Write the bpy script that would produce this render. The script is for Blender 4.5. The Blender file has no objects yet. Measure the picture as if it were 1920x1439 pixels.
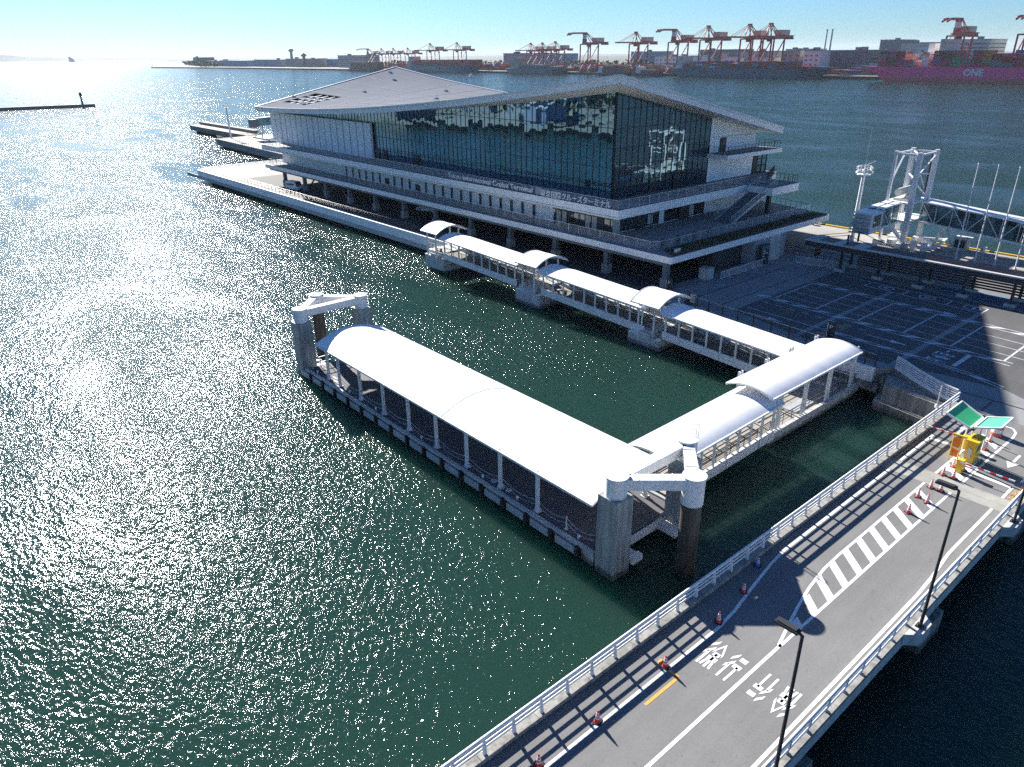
import bpy, bmesh, math, random
from mathutils import Vector, Matrix
R = math.radians
sin, cos, PI = math.sin, math.cos, math.pi
random.seed(7)
scene = bpy.context.scene
COL = scene.collection

# ------------------------------------------------------------------ camera
CAM_H = 30.0
A, P, RO = R(40.5), R(24.41), R(-0.61)
fwd = Vector((sin(A) * cos(P), cos(A) * cos(P), -sin(P)))
rt0 = Vector((cos(A), -sin(A), 0))
up0 = Vector((sin(A) * sin(P), cos(A) * sin(P), cos(P)))
cx = cos(RO) * rt0 + sin(RO) * up0
cy = -sin(RO) * rt0 + cos(RO) * up0
cam_data = bpy.data.cameras.new("camera")
cam = bpy.data.objects.new("camera", cam_data)
COL.objects.link(cam)
cam.matrix_world = Matrix(((cx.x, cy.x, -fwd.x, 0), (cx.y, cy.y, -fwd.y, 0), (cx.z, cy.z, -fwd.z, CAM_H), (0, 0, 0, 1)))
cam_data.sensor_fit = 'HORIZONTAL'
cam_data.sensor_width = 36.0
cam_data.lens = 36.0 * 1360.0 / 1920.0
cam_data.clip_start = 0.5
cam_data.clip_end = 60000.0
scene.camera = cam

# ------------------------------------------------------------------ light
SUN_AZ, SUN_EL = R(79.5), R(25.3)          # azimuth from +X towards +Y
world = bpy.data.worlds.new("World")
scene.world = world
world.use_nodes = True
wn = world.node_tree
sky = wn.nodes.new('ShaderNodeTexSky')
sky.sky_type = 'NISHITA'
sky.sun_disc = False
sky.sun_elevation = SUN_EL
sky.sun_rotation = PI / 2 - SUN_AZ
sky.air_density = 1.0
sky.dust_density = 0.15
sky.ozone_density = 3.0
bg = wn.nodes['Background']
bg.inputs['Strength'].default_value = 0.05
tint = wn.nodes.new('ShaderNodeVectorMath')
tint.operation = 'MULTIPLY'
tint.inputs[1].default_value = (0.36, 0.60, 0.90)
wn.links.new(sky.outputs['Color'], tint.inputs[0])
wn.links.new(tint.outputs['Vector'], bg.inputs['Color'])
sd = bpy.data.lights.new("sun", 'SUN')
sd.energy = 5.0
sd.angle = R(0.53)
sd.color = (1.0, 0.95, 0.87)
sun = bpy.data.objects.new("sun", sd)
COL.objects.link(sun)
to_sun = Vector((cos(SUN_AZ) * cos(SUN_EL), sin(SUN_AZ) * cos(SUN_EL), sin(SUN_EL)))
sun.rotation_euler = (-to_sun).to_track_quat('-Z', 'Y').to_euler()
sun.location = to_sun * 400
vs = scene.view_settings
vs.view_transform = 'Standard'
vs.look = 'None'
vs.exposure = 1.6
vs.gamma = 1.0
vs.use_curve_mapping = False
scene.cycles.max_bounces = 6
scene.cycles.glossy_bounces = 3
scene.cycles.diffuse_bounces = 3
scene.cycles.transparent_max_bounces = 6
scene.cycles.caustics_reflective = False
scene.cycles.blur_glossy = 1.0
scene.cycles.use_denoising = False
scene.cycles.caustics_refractive = False
scene.cycles.sample_clamp_indirect = 3.0

# ------------------------------------------------------------------ materials
def new_mat(name):
    m = bpy.data.materials.new(name)
    m.use_nodes = True
    nt = m.node_tree
    return m, nt, nt.nodes['Principled BSDF']

def N(nt, typ, **kw):
    n = nt.nodes.new(typ)
    for k, v in kw.items():
        if k in n.inputs.keys():
            n.inputs[k].default_value = v
        else:
            setattr(n, k, v)
    return n

def mat(name, rgb, rough=0.6, var=0.12, scale=0.6, metal=0.0, bump=0.0, spec=0.4, streak=0.0, fine=0.0, fscale=30.0, tide=0.0, patch=0.0):
    """procedural surface: two noises vary the colour, optional downward streaks and bump"""
    m, nt, b = new_mat(name)
    b.inputs['Roughness'].default_value = rough
    b.inputs['Metallic'].default_value = metal
    b.inputs['Specular IOR Level'].default_value = spec
    geo = N(nt, 'ShaderNodeNewGeometry')
    n1 = N(nt, 'ShaderNodeTexNoise', Scale=scale, Detail=6.0, Roughness=0.62)
    nt.links.new(geo.outputs['Position'], n1.inputs['Vector'])
    mr = N(nt, 'ShaderNodeMapRange')
    mr.inputs['From Min'].default_value = 0.3
    mr.inputs['From Max'].default_value = 0.7
    mr.inputs['To Min'].default_value = 1 - var
    mr.inputs['To Max'].default_value = 1 + var
    nt.links.new(n1.outputs['Fac'], mr.inputs['Value'])
    val = mr.outputs['Result']
    def times(a, src, lo, hi, f0=0.3, f1=0.7):
        q = N(nt, 'ShaderNodeMapRange')
        q.inputs['From Min'].default_value = f0
        q.inputs['From Max'].default_value = f1
        q.inputs['To Min'].default_value = lo
        q.inputs['To Max'].default_value = hi
        nt.links.new(src, q.inputs['Value'])
        mu = N(nt, 'ShaderNodeMath', operation='MULTIPLY')
        nt.links.new(a, mu.inputs[0])
        nt.links.new(q.outputs['Result'], mu.inputs[1])
        return mu.outputs['Value']
    if streak:
        mp = N(nt, 'ShaderNodeMapping')
        mp.inputs['Scale'].default_value = (1.6, 1.6, 0.10)
        nt.links.new(geo.outputs['Position'], mp.inputs['Vector'])
        n2 = N(nt, 'ShaderNodeTexNoise', Scale=1.8, Detail=4.0)
        nt.links.new(mp.outputs['Vector'], n2.inputs['Vector'])
        val = times(val, n2.outputs['Fac'], 1 - streak, 1 + streak * .4, 0.38, 0.6)
    if patch:                                     # long tyre-worn bands and repaired patches
        mp2 = N(nt, 'ShaderNodeMapping')
        mp2.inputs['Scale'].default_value = (.05, 1.1, 1.0)
        nt.links.new(geo.outputs['Position'], mp2.inputs['Vector'])
        n5 = N(nt, 'ShaderNodeTexNoise', Scale=1.0, Detail=3.0)
        nt.links.new(mp2.outputs['Vector'], n5.inputs['Vector'])
        val = times(val, n5.outputs['Fac'], 1 - patch, 1 + patch * .6, .35, .65)
        n6 = N(nt, 'ShaderNodeTexVoronoi', Scale=.22)
        nt.links.new(geo.outputs['Position'], n6.inputs['Vector'])
        val = times(val, n6.outputs['Color'], 1 - patch * .5, 1 + patch * .5, 0.0, 1.0)
        n7 = N(nt, 'ShaderNodeTexNoise', Scale=2.2, Detail=2.0)
        nt.links.new(geo.outputs['Position'], n7.inputs['Vector'])
        val = times(val, n7.outputs['Fac'], 1 - patch * 1.6, 1.0, .26, .33)
    if tide:                                      # dark weed line just above the water
        sp = N(nt, 'ShaderNodeSeparateXYZ')
        nt.links.new(geo.outputs['Position'], sp.inputs['Vector'])
        n8 = N(nt, 'ShaderNodeTexNoise', Scale=2.5, Detail=4.0)
        nt.links.new(geo.outputs['Position'], n8.inputs['Vector'])
        ad = N(nt, 'ShaderNodeMath', operation='MULTIPLY_ADD')
        nt.links.new(n8.outputs['Fac'], ad.inputs[0])
        ad.inputs[1].default_value = -.9
        nt.links.new(sp.outputs['Z'], ad.inputs[2])
        val = times(val, ad.outputs['Value'], 1 - tide, 1.0, -.18, .12)
    if fine:
        n3 = N(nt, 'ShaderNodeTexNoise', Scale=fscale, Detail=2.0)
        nt.links.new(geo.outputs['Position'], n3.inputs['Vector'])
        val = times(val, n3.outputs['Fac'], 1 - fine, 1 + fine)
    mx = N(nt, 'ShaderNodeVectorMath', operation='SCALE')
    mx.inputs[0].default_value = rgb
    nt.links.new(val, mx.inputs['Scale'])
    nt.links.new(mx.outputs['Vector'], b.inputs['Base Color'])
    if bump:
        bp = N(nt, 'ShaderNodeBump', Strength=bump, Distance=0.05)
        n4 = N(nt, 'ShaderNodeTexNoise', Scale=scale * 6, Detail=5.0)
        nt.links.new(geo.outputs['Position'], n4.inputs['Vector'])
        nt.links.new(n4.outputs['Fac'], bp.inputs['Height'])
        nt.links.new(bp.outputs['Normal'], b.inputs['Normal'])
    return m

M = {}
M['white'] = mat('white_painted_wall', (.84, .85, .86), .55, .04, .35, streak=.07)
M['fascia'] = mat('white_fascia_panel', (.78, .79, .79), .5, .05, .25, streak=.08)
M['steel'] = mat('white_painted_steel', (.70, .71, .72), .4, .05, .8, streak=.06)
M['membrane'] = mat('white_membrane', (.84, .84, .84), .55, .025, .5)
M['concrete'] = mat('concrete', (.27, .265, .245), .85, .22, .7, bump=.3, streak=.3, fine=.08, tide=.6)
M['pale_concrete'] = mat('pale_concrete', (.48, .49, .48), .8, .12, .5, bump=.2, streak=.16, tide=.7)
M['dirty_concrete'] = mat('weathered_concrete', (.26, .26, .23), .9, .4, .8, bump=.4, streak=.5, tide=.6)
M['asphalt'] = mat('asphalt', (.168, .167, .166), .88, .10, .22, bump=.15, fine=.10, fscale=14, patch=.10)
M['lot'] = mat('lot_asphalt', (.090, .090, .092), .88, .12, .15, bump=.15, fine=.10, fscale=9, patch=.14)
M['pave'] = mat('paving', (.23, .235, .235), .85, .14, .3, fine=.06, fscale=4)
M['quay'] = mat('quay_concrete', (.30, .29, .265), .85, .16, .2, fine=.06, fscale=3)
M['paint'] = mat('white_road_paint', (.74, .74, .73), .7, .07, 2.5, fine=.06)
M['paint_worn'] = mat('worn_white_paint', (.55, .56, .58), .75, .25, 1.5, fine=.12)
M['orange_paint'] = mat('orange_road_paint', (.70, .33, .06), .7, .12, 2.0)
M['dull_orange'] = mat('worn_orange_paint', (.42, .24, .10), .75, .3, 1.6)
M['joint'] = mat('joint_concrete', (.30, .295, .27), .85, .18, .9, fine=.1)
M['dark'] = mat('dark_steel', (.035, .036, .038), .5, .15, .7)
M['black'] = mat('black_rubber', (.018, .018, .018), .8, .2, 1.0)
M['void'] = mat('unlit_interior', (.05, .052, .055), .9, .15, .3)  # shade of unlit spaces put into a near-black base colour
M['deckgrey'] = mat('pontoon_deck', (.10, .10, .115), .85, .12, .5, fine=.08, fscale=8)
M['ganggrey'] = mat('walkway_floor', (.30, .285, .26), .85, .12, .5, fine=.06, fscale=6)
M['galv'] = mat('galvanised_steel', (.50, .53, .56), .45, .14, .6, metal=.35, streak=.10)
M['sleeve'] = mat('zinc_coated_sleeve', (.30, .33, .34), .55, .18, .5, metal=.2, streak=.30, tide=.7)
M['pile'] = mat('dark_steel_pile', (.07, .062, .058), .6, .3, .8, streak=.4, tide=.4)
M['roof'] = mat('metal_roof', (.22, .232, .258), .7, .06, .12, spec=0.0)
M['red'] = mat('red_plastic', (.62, .025, .03), .45, .08, 3.0)
M['palered'] = mat('faded_red_plastic', (.66, .16, .12), .55, .12, 3.0)
M['blue_plastic'] = mat('blue_plastic', (.03, .08, .40), .5, .1, 3.0)
M['yellow'] = mat('yellow_paint', (.72, .46, .03), .45, .08, 2.0)
M['orange'] = mat('orange_panel', (.80, .22, .02), .5, .1, 3.0)
M['green'] = mat('green_sheet', (.06, .50, .20), .45, .06, 1.0)
M['mint'] = mat('mint_green_sheet', (.10, .56, .28), .45, .06, 1.0)
M['brown'] = mat('brown_corrugated_roof', (.155, .115, .10), .7, .2, .6, fine=.1)
M['navy'] = mat('dark_navy_fascia', (.035, .037, .045), .55, .12, .5)
M['bluemat'] = mat('blue_ground_paint', (.08, .17, .30), .8, .15, .5)
M['soil'] = mat('planting_soil', (.06, .045, .03), .95, .4, 2.0)
M['plant'] = mat('low_shrub_leaves', (.075, .08, .025), .8, .4, 3.0)
M['rock'] = mat('jetty_concrete', (.24, .22, .19), .9, .25, .15)
M['crane'] = mat('red_crane_paint', (.30, .055, .05), .55, .15, .05)
M['cranebeige'] = mat('beige_machine_house', (.46, .43, .34), .6, .1, .05)
M['pink'] = mat('magenta_hull', (.86, .085, .25), .5, .06, .03)
M['boot'] = mat('salmon_boot_topping', (.60, .16, .15), .6, .1, .05)
M['bluehull'] = mat('teal_blue_hull', (.045, .11, .16), .55, .12, .04)
M['greyhull'] = mat('grey_blue_hull', (.10, .15, .19), .55, .12, .04)
M['darkhull'] = mat('dark_blue_hull', (.03, .05, .10), .55, .12, .04)
M['tealhull'] = mat('green_teal_hull', (.05, .16, .20), .55, .12, .04)
M['land'] = mat('far_shore_ground', (.07, .08, .07), .9, .4, .01)
M['hill'] = mat('far_hills', (.06, .09, .07), .95, .3, .002)
M['wood'] = mat('tree_leaves', (.045, .065, .03), .9, .5, .05)
CONT = [(.40, .055, .05), (.30, .05, .045), (.55, .05, .14), (.05, .10, .24), (.22, .21, .20), (.10, .28, .16), (.62, .20, .05), (.16, .085, .06), (.50, .50, .48), (.06, .14, .22)]
CNAME = ['red', 'maroon', 'pink', 'dark blue', 'grey', 'green', 'orange', 'brown', 'white', 'teal']
for i, c in enumerate(CONT):
    M['c%d' % i] = mat('container_' + CNAME[i].replace(' ', '_'), c, .6, .15, .3)
for n, c in (('wh_grey', (.30, .33, .36)), ('wh_pale', (.50, .50, .47)), ('wh_white', (.70, .71, .71)), ('wh_beige', (.42, .37, .30)), ('wh_dark', (.14, .16, .18)), ('wh_blue', (.20, .26, .36))):
    M[n] = mat(n.replace('wh_', 'warehouse_'), c, .7, .1, .02, streak=.1)

def glass_mat(name, tint, base, refl, wob, wscale, tilt=.014):
    m, nt, b = new_mat(name)
    out = nt.nodes['Material Output']
    b.inputs['Base Color'].default_value = (*base, 1)
    b.inputs['Roughness'].default_value = .35
    b.inputs['Specular IOR Level'].default_value = .2
    g = N(nt, 'ShaderNodeBsdfGlossy')
    g.inputs['Color'].default_value = (*tint, 1)
    g.inputs['Roughness'].default_value = .015
    mix = N(nt, 'ShaderNodeMixShader')
    lw = N(nt, 'ShaderNodeFresnel', IOR=1.55)
    mr = N(nt, 'ShaderNodeMapRange')
    mr.inputs['To Min'].default_value = refl
    mr.inputs['To Max'].default_value = 1.0
    nt.links.new(lw.outputs['Fac'], mr.inputs['Value'])
    nt.links.new(mr.outputs['Result'], mix.inputs['Fac'])
    nt.links.new(b.outputs['BSDF'], mix.inputs[1])
    nt.links.new(g.outputs['BSDF'], mix.inputs[2])
    nt.links.new(mix.outputs['Shader'], out.inputs['Surface'])
    geo = N(nt, 'ShaderNodeNewGeometry')
    n1 = N(nt, 'ShaderNodeTexNoise', Scale=wscale, Detail=1.0)
    nt.links.new(geo.outputs['Position'], n1.inputs['Vector'])
    bp = N(nt, 'ShaderNodeBump', Strength=1.0, Distance=wob)
    nt.links.new(n1.outputs['Fac'], bp.inputs['Height'])
    sep = N(nt, 'ShaderNodeSeparateXYZ')
    nt.links.new(geo.outputs['Position'], sep.inputs['Vector'])
    def cell(a, b, size):
        ad = N(nt, 'ShaderNodeMath', operation='ADD')
        nt.links.new(a, ad.inputs[0])
        if b is None:
            ad.inputs[1].default_value = .3
        else:
            nt.links.new(b, ad.inputs[1])
        dv = N(nt, 'ShaderNodeMath', operation='DIVIDE')
        nt.links.new(ad.outputs[0], dv.inputs[0])
        dv.inputs[1].default_value = size
        fl = N(nt, 'ShaderNodeMath', operation='FLOOR')
        nt.links.new(dv.outputs[0], fl.inputs[0])
        return fl.outputs[0]
    cb = N(nt, 'ShaderNodeCombineXYZ')
    nt.links.new(cell(sep.outputs['X'], sep.outputs['Y'], 1.275), cb.inputs['X'])
    nt.links.new(cell(sep.outputs['Z'], None, 2.6), cb.inputs['Y'])
    wnz = N(nt, 'ShaderNodeTexWhiteNoise')
    nt.links.new(cb.outputs['Vector'], wnz.inputs['Vector'])
    ts = N(nt, 'ShaderNodeVectorMath', operation='MULTIPLY_ADD')
    nt.links.new(wnz.outputs['Color'], ts.inputs[0])
    ts.inputs[1].default_value = (tilt, tilt, tilt)
    ts.inputs[2].default_value = (-tilt / 2, -tilt / 2, -tilt / 2)
    av = N(nt, 'ShaderNodeVectorMath', operation='ADD')
    nt.links.new(bp.outputs['Normal'], av.inputs[0])
    nt.links.new(ts.outputs['Vector'], av.inputs[1])
    nv = N(nt, 'ShaderNodeVectorMath', operation='NORMALIZE')
    nt.links.new(av.outputs['Vector'], nv.inputs[0])
    nt.links.new(nv.outputs['Vector'], g.inputs['Normal'])
    q = N(nt, 'ShaderNodeMapRange')
    q.inputs['To Min'].default_value = .3
    q.inputs['To Max'].default_value = 2.4
    nt.links.new(wnz.outputs['Value'], q.inputs['Value'])
    sc = N(nt, 'ShaderNodeVectorMath', operation='SCALE')
    sc.inputs[0].default_value = base
    nt.links.new(q.outputs['Result'], sc.inputs['Scale'])
    nt.links.new(sc.outputs['Vector'], b.inputs['Base Color'])
    return m
M['glass'] = glass_mat('dark_facade_glass', (.36, .58, .72), (.006, .014, .022), .20, .006, .55)
M['winglass'] = glass_mat('window_glass', (.6, .7, .75), (.012, .016, .018), .10, .01, .5)
M['tunnelglass'] = glass_mat('tunnel_glass', (.6, .8, .8), (.05, .10, .11), .15, .01, .5)

def water_mat():
    m, nt, b = new_mat('sea_water')
    out = nt.nodes['Material Output']
    geo = N(nt, 'ShaderNodeNewGeometry')
    pos = geo.outputs['Position']
    def mapped(rot, sc):
        mp = N(nt, 'ShaderNodeMapping')
        mp.inputs['Rotation'].default_value = (0, 0, R(rot))
        mp.inputs['Scale'].default_value = sc
        nt.links.new(pos, mp.inputs['Vector'])
        return mp.outputs['Vector']
    def noise(vec, s, d, rough=.5, dist=0.0):
        n = N(nt, 'ShaderNodeTexNoise', Scale=s, Detail=d, Roughness=rough, Distortion=dist)
        nt.links.new(vec, n.inputs['Vector'])
        return n.outputs['Fac']
    def math_(op, a, bb):
        q = N(nt, 'ShaderNodeMath', operation=op)
        for i, x in enumerate((a, bb)):
            if isinstance(x, (int, float)):
                q.inputs[i].default_value = x
            else:
                nt.links.new(x, q.inputs[i])
        return q.outputs['Value']
    def rng(src, f0, f1, t0, t1):
        q = N(nt, 'ShaderNodeMapRange')
        for k, v in (('From Min', f0), ('From Max', f1), ('To Min', t0), ('To Max', t1)):
            q.inputs[k].default_value = v
        nt.links.new(src, q.inputs['Value'])
        return q.outputs['Result']
    v1 = mapped(62, (1.0, .55, 1.0))
    fine = noise(v1, 3.6, 3.0, .55, .4)
    mid = noise(mapped(50, (1.0, .5, 1)), .9, 2.0, .5, .3)
    swell = noise(mapped(70, (1.0, .4, 1)), .09, 2.0)
    patch = noise(mapped(35, (1.0, .45, 1)), .045, 3.0, .55, .6)
    amp = rng(patch, .36, .60, .30, 1.0)
    amp2 = rng(patch, .34, .62, .55, 1.05)
    h = math_('ADD', math_('MULTIPLY', math_('MULTIPLY', fine, .20), amp), math_('MULTIPLY', math_('MULTIPLY', mid, .15), amp2))
    h = math_('ADD', h, math_('MULTIPLY', swell, .7))
    bp = N(nt, 'ShaderNodeBump', Strength=1.0, Distance=1.0)
    nt.links.new(h, bp.inputs['Height'])
    nrm = bp.outputs['Normal']
    body = N(nt, 'ShaderNodeSubsurfaceScattering')            # murky green water: light spreads a few metres below the surface
    body.falloff = 'BURLEY'
    body.inputs['Color'].default_value = (.012, .037, .028, 1)
    body.inputs['Radius'].default_value = (1.5, 4.0, 3.2)
    body.inputs['Scale'].default_value = 1.0
    gl = N(nt, 'ShaderNodeBsdfGlossy')
    gl.inputs['Color'].default_value = (.80, .83, .86, 1)
    gl.inputs['Roughness'].default_value = .085
    nt.links.new(nrm, gl.inputs['Normal'])
    fr = N(nt, 'ShaderNodeFresnel', IOR=1.25)
    nt.links.new(nrm, fr.inputs['Normal'])
    mix = N(nt, 'ShaderNodeMixShader')
    nt.links.new(fr.outputs['Fac'], mix.inputs['Fac'])
    nt.links.new(body.outputs['BSSRDF'], mix.inputs[1])
    nt.links.new(gl.outputs['BSDF'], mix.inputs[2])
    foam = N(nt, 'ShaderNodeBsdfDiffuse')
    foam.inputs['Color'].default_value = (.75, .78, .78, 1)
    f1 = noise(mapped(40, (1.0, .5, 1)), .22, 5.0, .6)
    f2 = noise(mapped(10, (1.0, 1.0, 1)), .02, 2.0)
    ff = math_('MULTIPLY', rng(f1, .735, .755, 0, 1), rng(f2, .45, .55, 0, .85))
    mix2 = N(nt, 'ShaderNodeMixShader')
    nt.links.new(ff, mix2.inputs['Fac'])
    nt.links.new(mix.outputs['Shader'], mix2.inputs[1])
    nt.links.new(foam.outputs['BSDF'], mix2.inputs[2])
    nt.links.new(mix2.outputs['Shader'], out.inputs['Surface'])
    nt.nodes.remove(b)
    return m
M['water'] = water_mat()

# ------------------------------------------------------------------ mesh helpers
W = {}                                          # world origin of every object built here

def V(*a):
    return Vector(a)

class MB:
    def __init__(s):
        s.v, s.f, s.mi = [], [], []
    def add(s, pts, faces, mi=0):
        o = len(s.v)
        s.v += [Vector(p) for p in pts]
        s.f += [tuple(i + o for i in f) for f in faces]
        s.mi += [mi] * len(faces)
        return s
    def poly(s, pts, mi=0):
        return s.add(pts, [tuple(range(len(pts)))], mi)
    def box(s, x0, x1, y0, y1, z0, z1, mi=0):
        p = [(x0, y0, z0), (x1, y0, z0), (x1, y1, z0), (x0, y1, z0), (x0, y0, z1), (x1, y0, z1), (x1, y1, z1), (x0, y1, z1)]
        return s.add(p, [(0, 3, 2, 1), (4, 5, 6, 7), (0, 1, 5, 4), (1, 2, 6, 5), (2, 3, 7, 6), (3, 0, 4, 7)], mi)
    def prism(s, poly, z0, z1, mi=0):
        n = len(poly)
        p = [(x, y, z0) for x, y in poly] + [(x, y, z1) for x, y in poly]
        f = [tuple(reversed(range(n))), tuple(range(n, 2 * n))] + [(i, (i + 1) % n, n + (i + 1) % n, n + i) for i in range(n)]
        return s.add(p, f, mi)
    def beam(s, p, q, w, h, mi=0, up=(0, 0, 1)):
        p, q = Vector(p), Vector(q)
        d = (q - p).normalized()
        u = Vector(up)
        if abs(d.dot(u)) > .98:
            u = Vector((1, 0, 0))
        a = d.cross(u).normalized() * (w / 2)
        b = a.cross(d).normalized() * (h / 2)
        pts = [e + i * a + j * b for e in (p, q) for i, j in ((-1, -1), (1, -1), (1, 1), (-1, 1))]
        return s.add(pts, [(3, 2, 1, 0), (4, 5, 6, 7), (0, 1, 5, 4), (1, 2, 6, 5), (2, 3, 7, 6), (3, 0, 4, 7)], mi)
    def tube(s, p, q, r, n=8, r2=None, mi=0):
        p, q = Vector(p), Vector(q)
        r2 = r if r2 is None else r2
        d = (q - p).normalized()
        u = Vector((0, 0, 1)) if abs(d.z) < .95 else Vector((1, 0, 0))
        a = d.cross(u).normalized()
        b = a.cross(d)
        pts = [c + rr * (a * cos(2 * PI * i / n) + b * sin(2 * PI * i / n)) for c, rr in ((p, r), (q, r2)) for i in range(n)]
        f = [(i, (i + 1) % n, n + (i + 1) % n, n + i) for i in range(n)] + [tuple(reversed(range(n))), tuple(range(n, 2 * n))]
        return s.add(pts, f, mi)
    def path(s, pts, r, n=6, mi=0):
        for a, b in zip(pts, pts[1:]):
            s.tube(a, b, r, n, mi=mi)
        return s
    def lathe(s, c, prof, n=16, mi=0):
        c = Vector(c)
        k = len(prof)
        pts = [c + Vector((r * cos(2 * PI * i / n), r * sin(2 * PI * i / n), z)) for r, z in prof for i in range(n)]
        f = [(j * n + i, j * n + (i + 1) % n, (j + 1) * n + (i + 1) % n, (j + 1) * n + i) for j in range(k - 1) for i in range(n)]
        f += [tuple(reversed(range(n))), tuple(range((k - 1) * n, k * n))]
        return s.add(pts, f, mi)
    def grid(s, fn, nu, nv, mi=0, skip=None):
        pts = [fn(i / nu, j / nv) for j in range(nv + 1) for i in range(nu + 1)]
        f = [(j * (nu + 1) + i, j * (nu + 1) + i + 1, (j + 1) * (nu + 1) + i + 1, (j + 1) * (nu + 1) + i)
             for j in range(nv) for i in range(nu) if not (skip and skip(i, j))]
        return s.add(pts, f, mi)
    def build(s, name, mats, parent=None, origin=None, smooth=None, fix=True):
        org = Vector(origin) if origin is not None else (W[parent.name] if parent is not None else Vector((0, 0, 0)))
        me = bpy.data.meshes.new(name)
        me.from_pydata([v - org for v in s.v], [], s.f)
        mats = mats if isinstance(mats, (list, tuple)) else [mats]
        for q in mats:
            me.materials.append(M[q] if isinstance(q, str) else q)
        if len(mats) > 1:
            me.polygons.foreach_set('material_index', s.mi)
        if fix:
            bm = bmesh.new()
            bm.from_mesh(me)
            bmesh.ops.recalc_face_normals(bm, faces=bm.faces)
            bm.to_mesh(me)
            bm.free()
        if smooth:
            me.polygons.foreach_set('use_smooth', [True] * len(me.polygons))
            me.set_sharp_from_angle(angle=R(smooth))
        me.update()
        o = bpy.data.objects.new(name, me)
        COL.objects.link(o)
        if parent is not None:
            o.parent = parent
        else:
            o.location = org
        W[o.name] = org
        return o

def tag(o, label=None, cat=None, group=None, kind=None):
    for k, v in (('label', label), ('category', cat), ('group', group), ('kind', kind)):
        if v:
            o[k] = v
    return o

def thing(name, label, cat, loc=(0, 0, 0), group=None):
    o = bpy.data.objects.new(name, None)
    o.empty_display_size = .5
    COL.objects.link(o)
    o.location = loc
    W[o.name] = Vector(loc)
    return tag(o, label, cat, group)

def copy_tree(root, loc, rz=0.0, label=None, scale=None):
    def rec(o, par):
        c = o.copy()
        COL.objects.link(c)
        if par is not None:
            c.parent = par
        for ch in o.children:
            rec(ch, c)
        return c
    r = rec(root, None)
    r.location = loc
    r.rotation_euler = (0, 0, rz)
    if scale:
        r.scale = scale
    if label:
        r['label'] = label
    return r

def place(proto, used, loc, rz=0.0, label=None, scale=None):
    """first call moves the prototype itself, later calls copy it"""
    if not used:
        used.append(1)
        proto.location = loc
        proto.rotation_euler = (0, 0, rz)
        if scale:
            proto.scale = scale
        if label:
            proto['label'] = label
        return proto
    return copy_tree(proto, loc, rz, label, scale)

ORD = ['first', 'second', 'third', 'fourth', 'fifth', 'sixth', 'seventh', 'eighth', 'ninth', 'tenth', 'eleventh', 'twelfth', 'thirteenth',
       'fourteenth', 'fifteenth', 'sixteenth', 'seventeenth', 'eighteenth', 'nineteenth', 'twentieth']

def text_mesh(name, body, mat_, mtx, width, height, parent=None, extrude=0.0, kind=None, origin=None, bold=0.0):
    """lettering turned into a mesh; mtx maps the unit text plane (x right, y up) to the world"""
    cu = bpy.data.curves.new(name, 'FONT')
    cu.body = body
    cu.size = 1.0
    cu.extrude = 0.0
    cu.offset = bold
    cu.resolution_u = 3
    to = bpy.data.objects.new(name + '_curve', cu)
    COL.objects.link(to)
    dg = bpy.context.evaluated_depsgraph_get()
    dg.update()
    me = bpy.data.meshes.new_from_object(to.evaluated_get(dg))
    bpy.data.objects.remove(to)
    xs = [v.co.x for v in me.vertices]
    ys = [v.co.y for v in me.vertices]
    x0, x1, y0, y1 = min(xs), max(xs), min(ys), max(ys)
    org = Vector(origin) if origin is not None else (W[parent.name] if parent is not None else Vector((0, 0, 0)))
    mb = MB()
    for v in me.vertices:
        mb.v.append(mtx(Vector(((v.co.x - x0) / (x1 - x0) * width, (v.co.y - y0) / (y1 - y0) * height, 0))))
    mb.f = [tuple(p.vertices) for p in me.polygons]
    mb.mi = [0] * len(mb.f)
    bpy.data.meshes.remove(me)
    if extrude:
        n = len(mb.v)
        d = (mtx(Vector((0, 0, 1))) - mtx(Vector((0, 0, 0)))) * extrude
        cnt = {}
        for f in mb.f:
            for a, b in zip(f, f[1:] + f[:1]):
                cnt[(a, b)] = 1
        mb.v += [v + d for v in mb.v]
        side = [(a, b, b + n, a + n) for (a, b) in cnt if (b, a) not in cnt]
        back = [tuple(i + n for i in reversed(f)) for f in mb.f]
        mb.f += side + back
        mb.mi = [0] * len(mb.f)
    o = mb.build(name, mat_, parent, origin=None if parent is not None else org, fix=bool(extrude))
    if kind:
        o['kind'] = kind
    return o
# ------------------------------------------------------------------ setting
def struct(mb, name, m, **k):
    return tag(mb.build(name, m, **k), kind='structure')

LZ = 2.8                                     # level of the pier, lot and bridge deck
struct(MB().poly([(-16000, -3000, 0), (16000, -3000, 0), (16000, 16000, 0), (-16000, 16000, 0)]), 'water', 'water', fix=False)
pier_poly = [(66.5, 205), (66.5, 25.3), (68.1, 24.3), (65.1, 19.8), (64.2, 17.7), (63.95, 17.5), (63.95, 8.4), (66.5, 2), (66.5, -45),
             (122, -45), (122, 286), (100, 283), (97, 209.6), (71, 208.3)]
struct(MB().prism(pier_poly, .6, LZ), 'pier_deck', 'pave')
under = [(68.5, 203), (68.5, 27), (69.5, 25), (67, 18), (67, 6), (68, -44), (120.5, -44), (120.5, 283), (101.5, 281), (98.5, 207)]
struct(MB().prism(under, -2, .6), 'pier_underside', 'void')  # dark block standing in for the shaded void beneath the deck
mb = MB()
mb.box(66.18, 66.497, 25.3, 205.1, 1.5, 2.92)
mb.beam((66.35, 205.0, 2.21), (71.0, 208.45, 2.21), .32, 1.42)
mb.beam((71.0, 208.45, 2.21), (96.9, 209.75, 2.21), .32, 1.42)
struct(mb, 'pier_edge', 'white')
mb = MB()
for i in range(19):                                          # joints of the lower concrete band
    y = 26 + i * 9.9
    mb.box(66.30, 66.499, y, y + 9.84, .62, 1.47)
struct(mb, 'pier_side', 'pale_concrete')
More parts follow.
